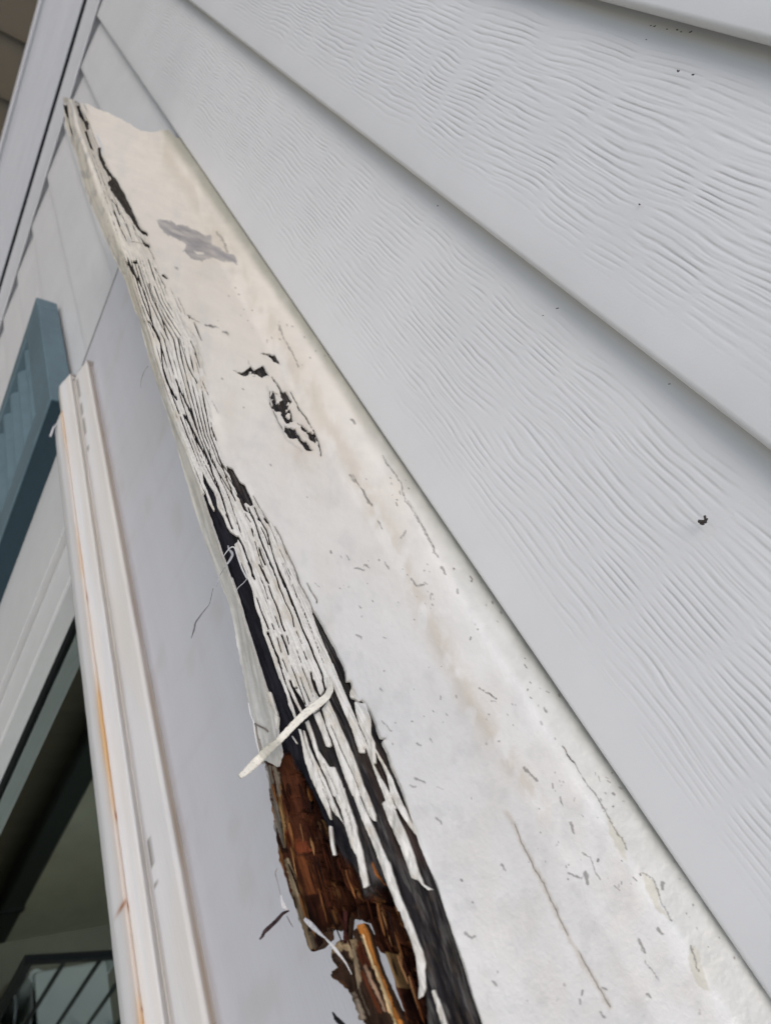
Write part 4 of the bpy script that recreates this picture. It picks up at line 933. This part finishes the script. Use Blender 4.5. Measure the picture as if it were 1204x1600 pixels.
# back skin: closes the rotten shell from behind
BK = {'f': WOOD_F[::4, ::4]}
_s = (GX, GYp, q, NR); hb = (hw - .0104)[::4, ::4]; CWb = CW[::4, ::4] * .6
GX, GYp, q, NR = GX[::4, ::4], GYp[::4, ::4], q[::4, ::4], NR[::4, ::4]
skin('inner_wood', np.minimum(BK['f'], 1130 - GYp), hb, CWb, WOOD, cap, .0005)
GX, GYp, q, NR = _s

MB().box(-.86, -.26, -.088, -.004, CZ - .186, CZ - .172).build('core_board', TRIM, cap)
MB().prism([(-.093, CZ - .156), (-.110, CZ - .172), (-.108, CZ - .190), (.004, CZ - .190), (.004, CZ - .154), (-.03, CZ - .159)], .035, 1.1).build('near_length', TRIM, cap, .002)

# ---- loose bits: everything that has lifted off the surface
def surf(px, py, lift=0.):
    """point on the cap's skin seen at a photo pixel, lifted along the surface normal"""
    i = (py - ROW[0]) / ST; i0 = int(np.clip(i, 0, len(ROW) - 2)); jx = (px - XL[i0]) / ST; j0 = int(np.clip(jx, 0, NC - 2))
    qq = q[i0, j0]
    return rays(px, py) / qq + CAM + NR[i0, j0] * lift, NR[i0, j0]
def ribbon(name, pts, wid, lifts, mat, col, label=None, th=.0005, curl=0., free=None, n=40):
    """strip of paint or wood following traced pixels; wid in photo pixels, lifts in metres"""
    p = np.array(pts, float); L = np.concatenate([[0], np.cumsum(np.hypot(*np.diff(p, axis=0).T))]); t = np.linspace(0, 1, n)
    X = np.interp(t * L[-1], L, p[:, 0]); Y = np.interp(t * L[-1], L, p[:, 1]); X = smooth1(X, 1.0); Y = smooth1(Y, 1.0)
    Wd = np.interp(t, np.linspace(0, 1, len(wid)), wid); Lf = np.interp(t, np.linspace(0, 1, len(lifts)), lifts)
    P0 = []; Nn = []
    for x, y, l in zip(X, Y, Lf):
        a, b = surf(x, y, 0); 
        d = CAM - a; d /= np.linalg.norm(d)
        P0.append(a + d * l); Nn.append(b)
    P0 = np.array(P0); Nn = np.array(Nn); T = np.gradient(P0, axis=0); T /= np.linalg.norm(T, axis=1, keepdims=True)
    ds = np.linalg.norm(P0 - CAM, axis=1)[:, None] / FP
    B = np.cross(T, CAM - P0); B /= np.linalg.norm(B, axis=1, keepdims=True); U = np.cross(B, T)
    K = 7; V = []; cc = []
    for side in (1, -1):
        for k in range(K):
            u = k / (K - 1) * 2 - 1
            jit = 1 + .34 * (fbm(t * 42, t * 0 + u * .7, 4) - .5)
            off = B * (u * Wd[:, None] * .5 * ds * jit[:, None]) + U * (curl * (1 - u * u) * Wd[:, None] * ds + side * th * .5 + .0002 * (fbm(t * 14, t * 0 + u * 2, 9)[:, None] - .5))
            V.append(P0 + off); cc.append(np.tile(np.array(col), (n, 1)) * (.9 + .2 * fbm(t * 25, t * 0 + u * 3, 6) - .30 * sstep(.62, .75, fbm(t * 60, t * 0 + u * 5, 16)))[:, None] * (1 if side > 0 else .8))
    V = np.array(V); cc = np.array(cc).reshape(-1, 3); I = np.arange(2 * K * n).reshape(2, K, n); F = []
    F.append(np.stack([I[0, :-1, :-1], I[0, 1:, :-1], I[0, 1:, 1:], I[0, :-1, 1:]], -1).reshape(-1, 4)); F.append(np.stack([I[1, :-1, :-1], I[1, :-1, 1:], I[1, 1:, 1:], I[1, 1:, :-1]], -1).reshape(-1, 4))
    for k in (0, K - 1): F.append(np.stack([I[0, k, :-1], I[0, k, 1:], I[1, k, 1:], I[1, k, :-1]], -1))
    for e in (0, n - 1): F.append(np.stack([I[0, :-1, e], I[0, 1:, e], I[1, 1:, e], I[1, :-1, e]], -1))
    return link(name, mesh_np(name, V.reshape(-1, 3), np.concatenate(F), col=cc), mat, cap, label)
CRM = (.76, .72, .62)
ribbon('curled_paint_strip', [(513, 1058), (516, 1068), (516, 1078), (510, 1089), (500, 1097), (480, 1112), (465, 1126), (447, 1145), (435, 1158), (420, 1170), (405, 1186), (392, 1198), (383, 1207), (374, 1214)],
   [6, 9, 11, 12, 12, 11.5, 11, 11, 10, 13, 13, 12, 11, 7], [.0004, .003, .006, .008, .009, .010, .011, .012, .013, .014, .015, .016, .017, .018], FLAKE, CRM, 'long cream strip of paint curled out across the cracks', .0008, .05, n=110)
Z7 = zoomc(280, 820, 7.525); Z8 = zoomc(360, 1060, 7.525)
def fibre(pts, w, lf, col=(.55, .54, .52)): ribbon('paint_fibre', pts, w, lf, FLAKE, col, None, .00022, .0, n=40)
fibre(Z7((800, 640), (740, 520), (690, 380), (660, 280), (635, 250), (590, 275), (540, 340), (505, 400)), [2.0, 2.6, 2.6, 1.6, .9], [.0008, .0015, .004, .007, .008])
fibre(Z7((575, 240), (580, 290), (610, 310), (630, 350), (600, 410), (550, 480), (480, 590), (455, 680), (440, 730)), [1.5, 4, 3, 1.4, 1.0, .8], [.004, .006, .008, .010, .012], (.40, .40, .40))
fibre(Z7((400, 740), (375, 860), (355, 940), (270, 1040), (190, 1150), (180, 1220), (140, 1340)), [.8, .8, .8, 1.6, 2.2, 2.4, .8], [.010, .014, .016], (.14, .13, .13))
fibre(Z7((800, 630), (760, 680), (700, 730), (660, 790), (620, 870)), [1.0, 1.0, .9, .5], [.0008, .003, .006], (.50, .49, .48))
fibre(Z8((210, 280), (225, 360), (240, 440), (270, 500), (285, 620), (305, 740), (340, 880)), [1, 2.0, 1.2, 2.6, 2.2, 2.6, 2], [.006, .004, .002, .001], (.60, .59, .57))
fibre(Z8((280, 530), (340, 560), (400, 590), (445, 630)), [2.0, 2.4, 2.4, 2.0], [.003, .003, .002], (.16, .14, .12))
fibre(Z8((300, 520), (320, 640), (350, 760), (370, 860)), [3, 5, 5, 2], [.001, .001, .001], (.22, .20, .17))
fibre(ZG((235, -10), (240, 40), (262, 100), (290, 130)), [2, 3, 6, 4], [.002, .002, .001], (.62, .61, .60))
fibre(ZE((200, 940), (180, 990), (200, 1060), (215, 1120), (230, 1190)), [1.4, 2.4, 1.0, 1.2, .8], [.001, .002, .003], (.34, .31, .30))
fibre(ZG((290, 190), (320, 250), (345, 290)), [1, 1.2, .7], [.001, .002], (.15, .12, .12))
fibre(zoomc(200, 500, 6.02)((190, 430), (150, 490), (125, 560), (118, 640)), [.7, .9, .8, .5], [.002, .006, .01], (.25, .23, .22))
ribbon('wood_sliver', ZG((305, 140), (250, 165), (190, 235), (130, 290), (80, 335), (60, 380), (30, 410)), [2, 4, 5, 5, 5.5, 4, 2], [.001, .004, .006, .008, .009], WOOD, (.085, .055, .055), 'dark sliver of wood hanging off the broken lip', .0009, .1)
ribbon('paint_sliver', ZG((455, 215), (510, 265), (570, 325), (625, 375), (650, 395)), [4, 6.5, 6, 4, 1.5], [.003, .003, .0035, .004], FLAKE, (.66, .65, .64), 'short white paint sliver across the broken hole', .0006, .1)
ribbon('paint_sliver', ZG((645, 390), (700, 450), (760, 520), (800, 570), (850, 640), (900, 740)), [1.5, 3.2, 4, 2.4, 1.4, 1], [.004, .004, .003, .002, .001], FLAKE, (.60, .58, .55), None, .0005, .1)
ribbon('wood_sliver', ZG((838, 180), (840, 260), (836, 340), (838, 420)), [6, 4.6, 4, 5], [-.001, -.001, .0, .0005], WOOD, (.07, .022, .018), None, .003, .2)
ribbon('wood_sliver', ZG((735, 1120), (760, 1160), (790, 1190), (860, 1260)), [2, 5, 6, 3], [.004, .004, .004], WOOD, (.03, .028, .03), None, .002, .2)
# splintered fibres standing in the rot, laid along the grain
rr = random.Random(11)
cols_ = [(.075, .022, .009), (.045, .013, .007), (.13, .040, .012), (.022, .010, .008), (.34, .17, .07), (.24, .10, .035), (.030, .010, .006), (.060, .018, .008)]
made = 0
for k in range(400):
    if made >= 60: break
    py = rr.uniform(1210, 1600); px = rr.uniform(410, 660)
    i = int((py - ROW[0]) / ST); j = int((px - XL[i]) / ST)
    if not (0 <= j < NC) or rot[i, j] < .8 or ck[i, j] > .2 or S[i, j] < 7 or PAINT_F[i, j] > -2: continue
    L = rr.uniform(18, 60); sl_ = .30 + rr.uniform(-.10, .10)
    w = rr.uniform(1.4, 4.2); pts = [(px + sl_ * L * u + rr.uniform(-.8, .8), py + L * u) for u in (0, .25, .5, .75, 1)]
    ex, ey_ = pts[-1]; i2 = int((ey_ - ROW[0]) / ST); 
    if i2 >= len(ROW) - 2: continue
    j2 = int((ex - XL[i2]) / ST)
    if S[i2, min(j2, NC - 1)] < 5 or PAINT_F[i2, min(j2, NC - 1)] > -2: continue
    z_ = rr.uniform(-.0030, .0008)
    ribbon('splinter', pts, [w * .5, w, w, w * .8, w * .25], [z_, z_ + .0004, z_ + rr.uniform(-.001, .0015)], WOOD, rr.choice(cols_), None, rr.uniform(.0006, .0018), .25, n=14); made += 1
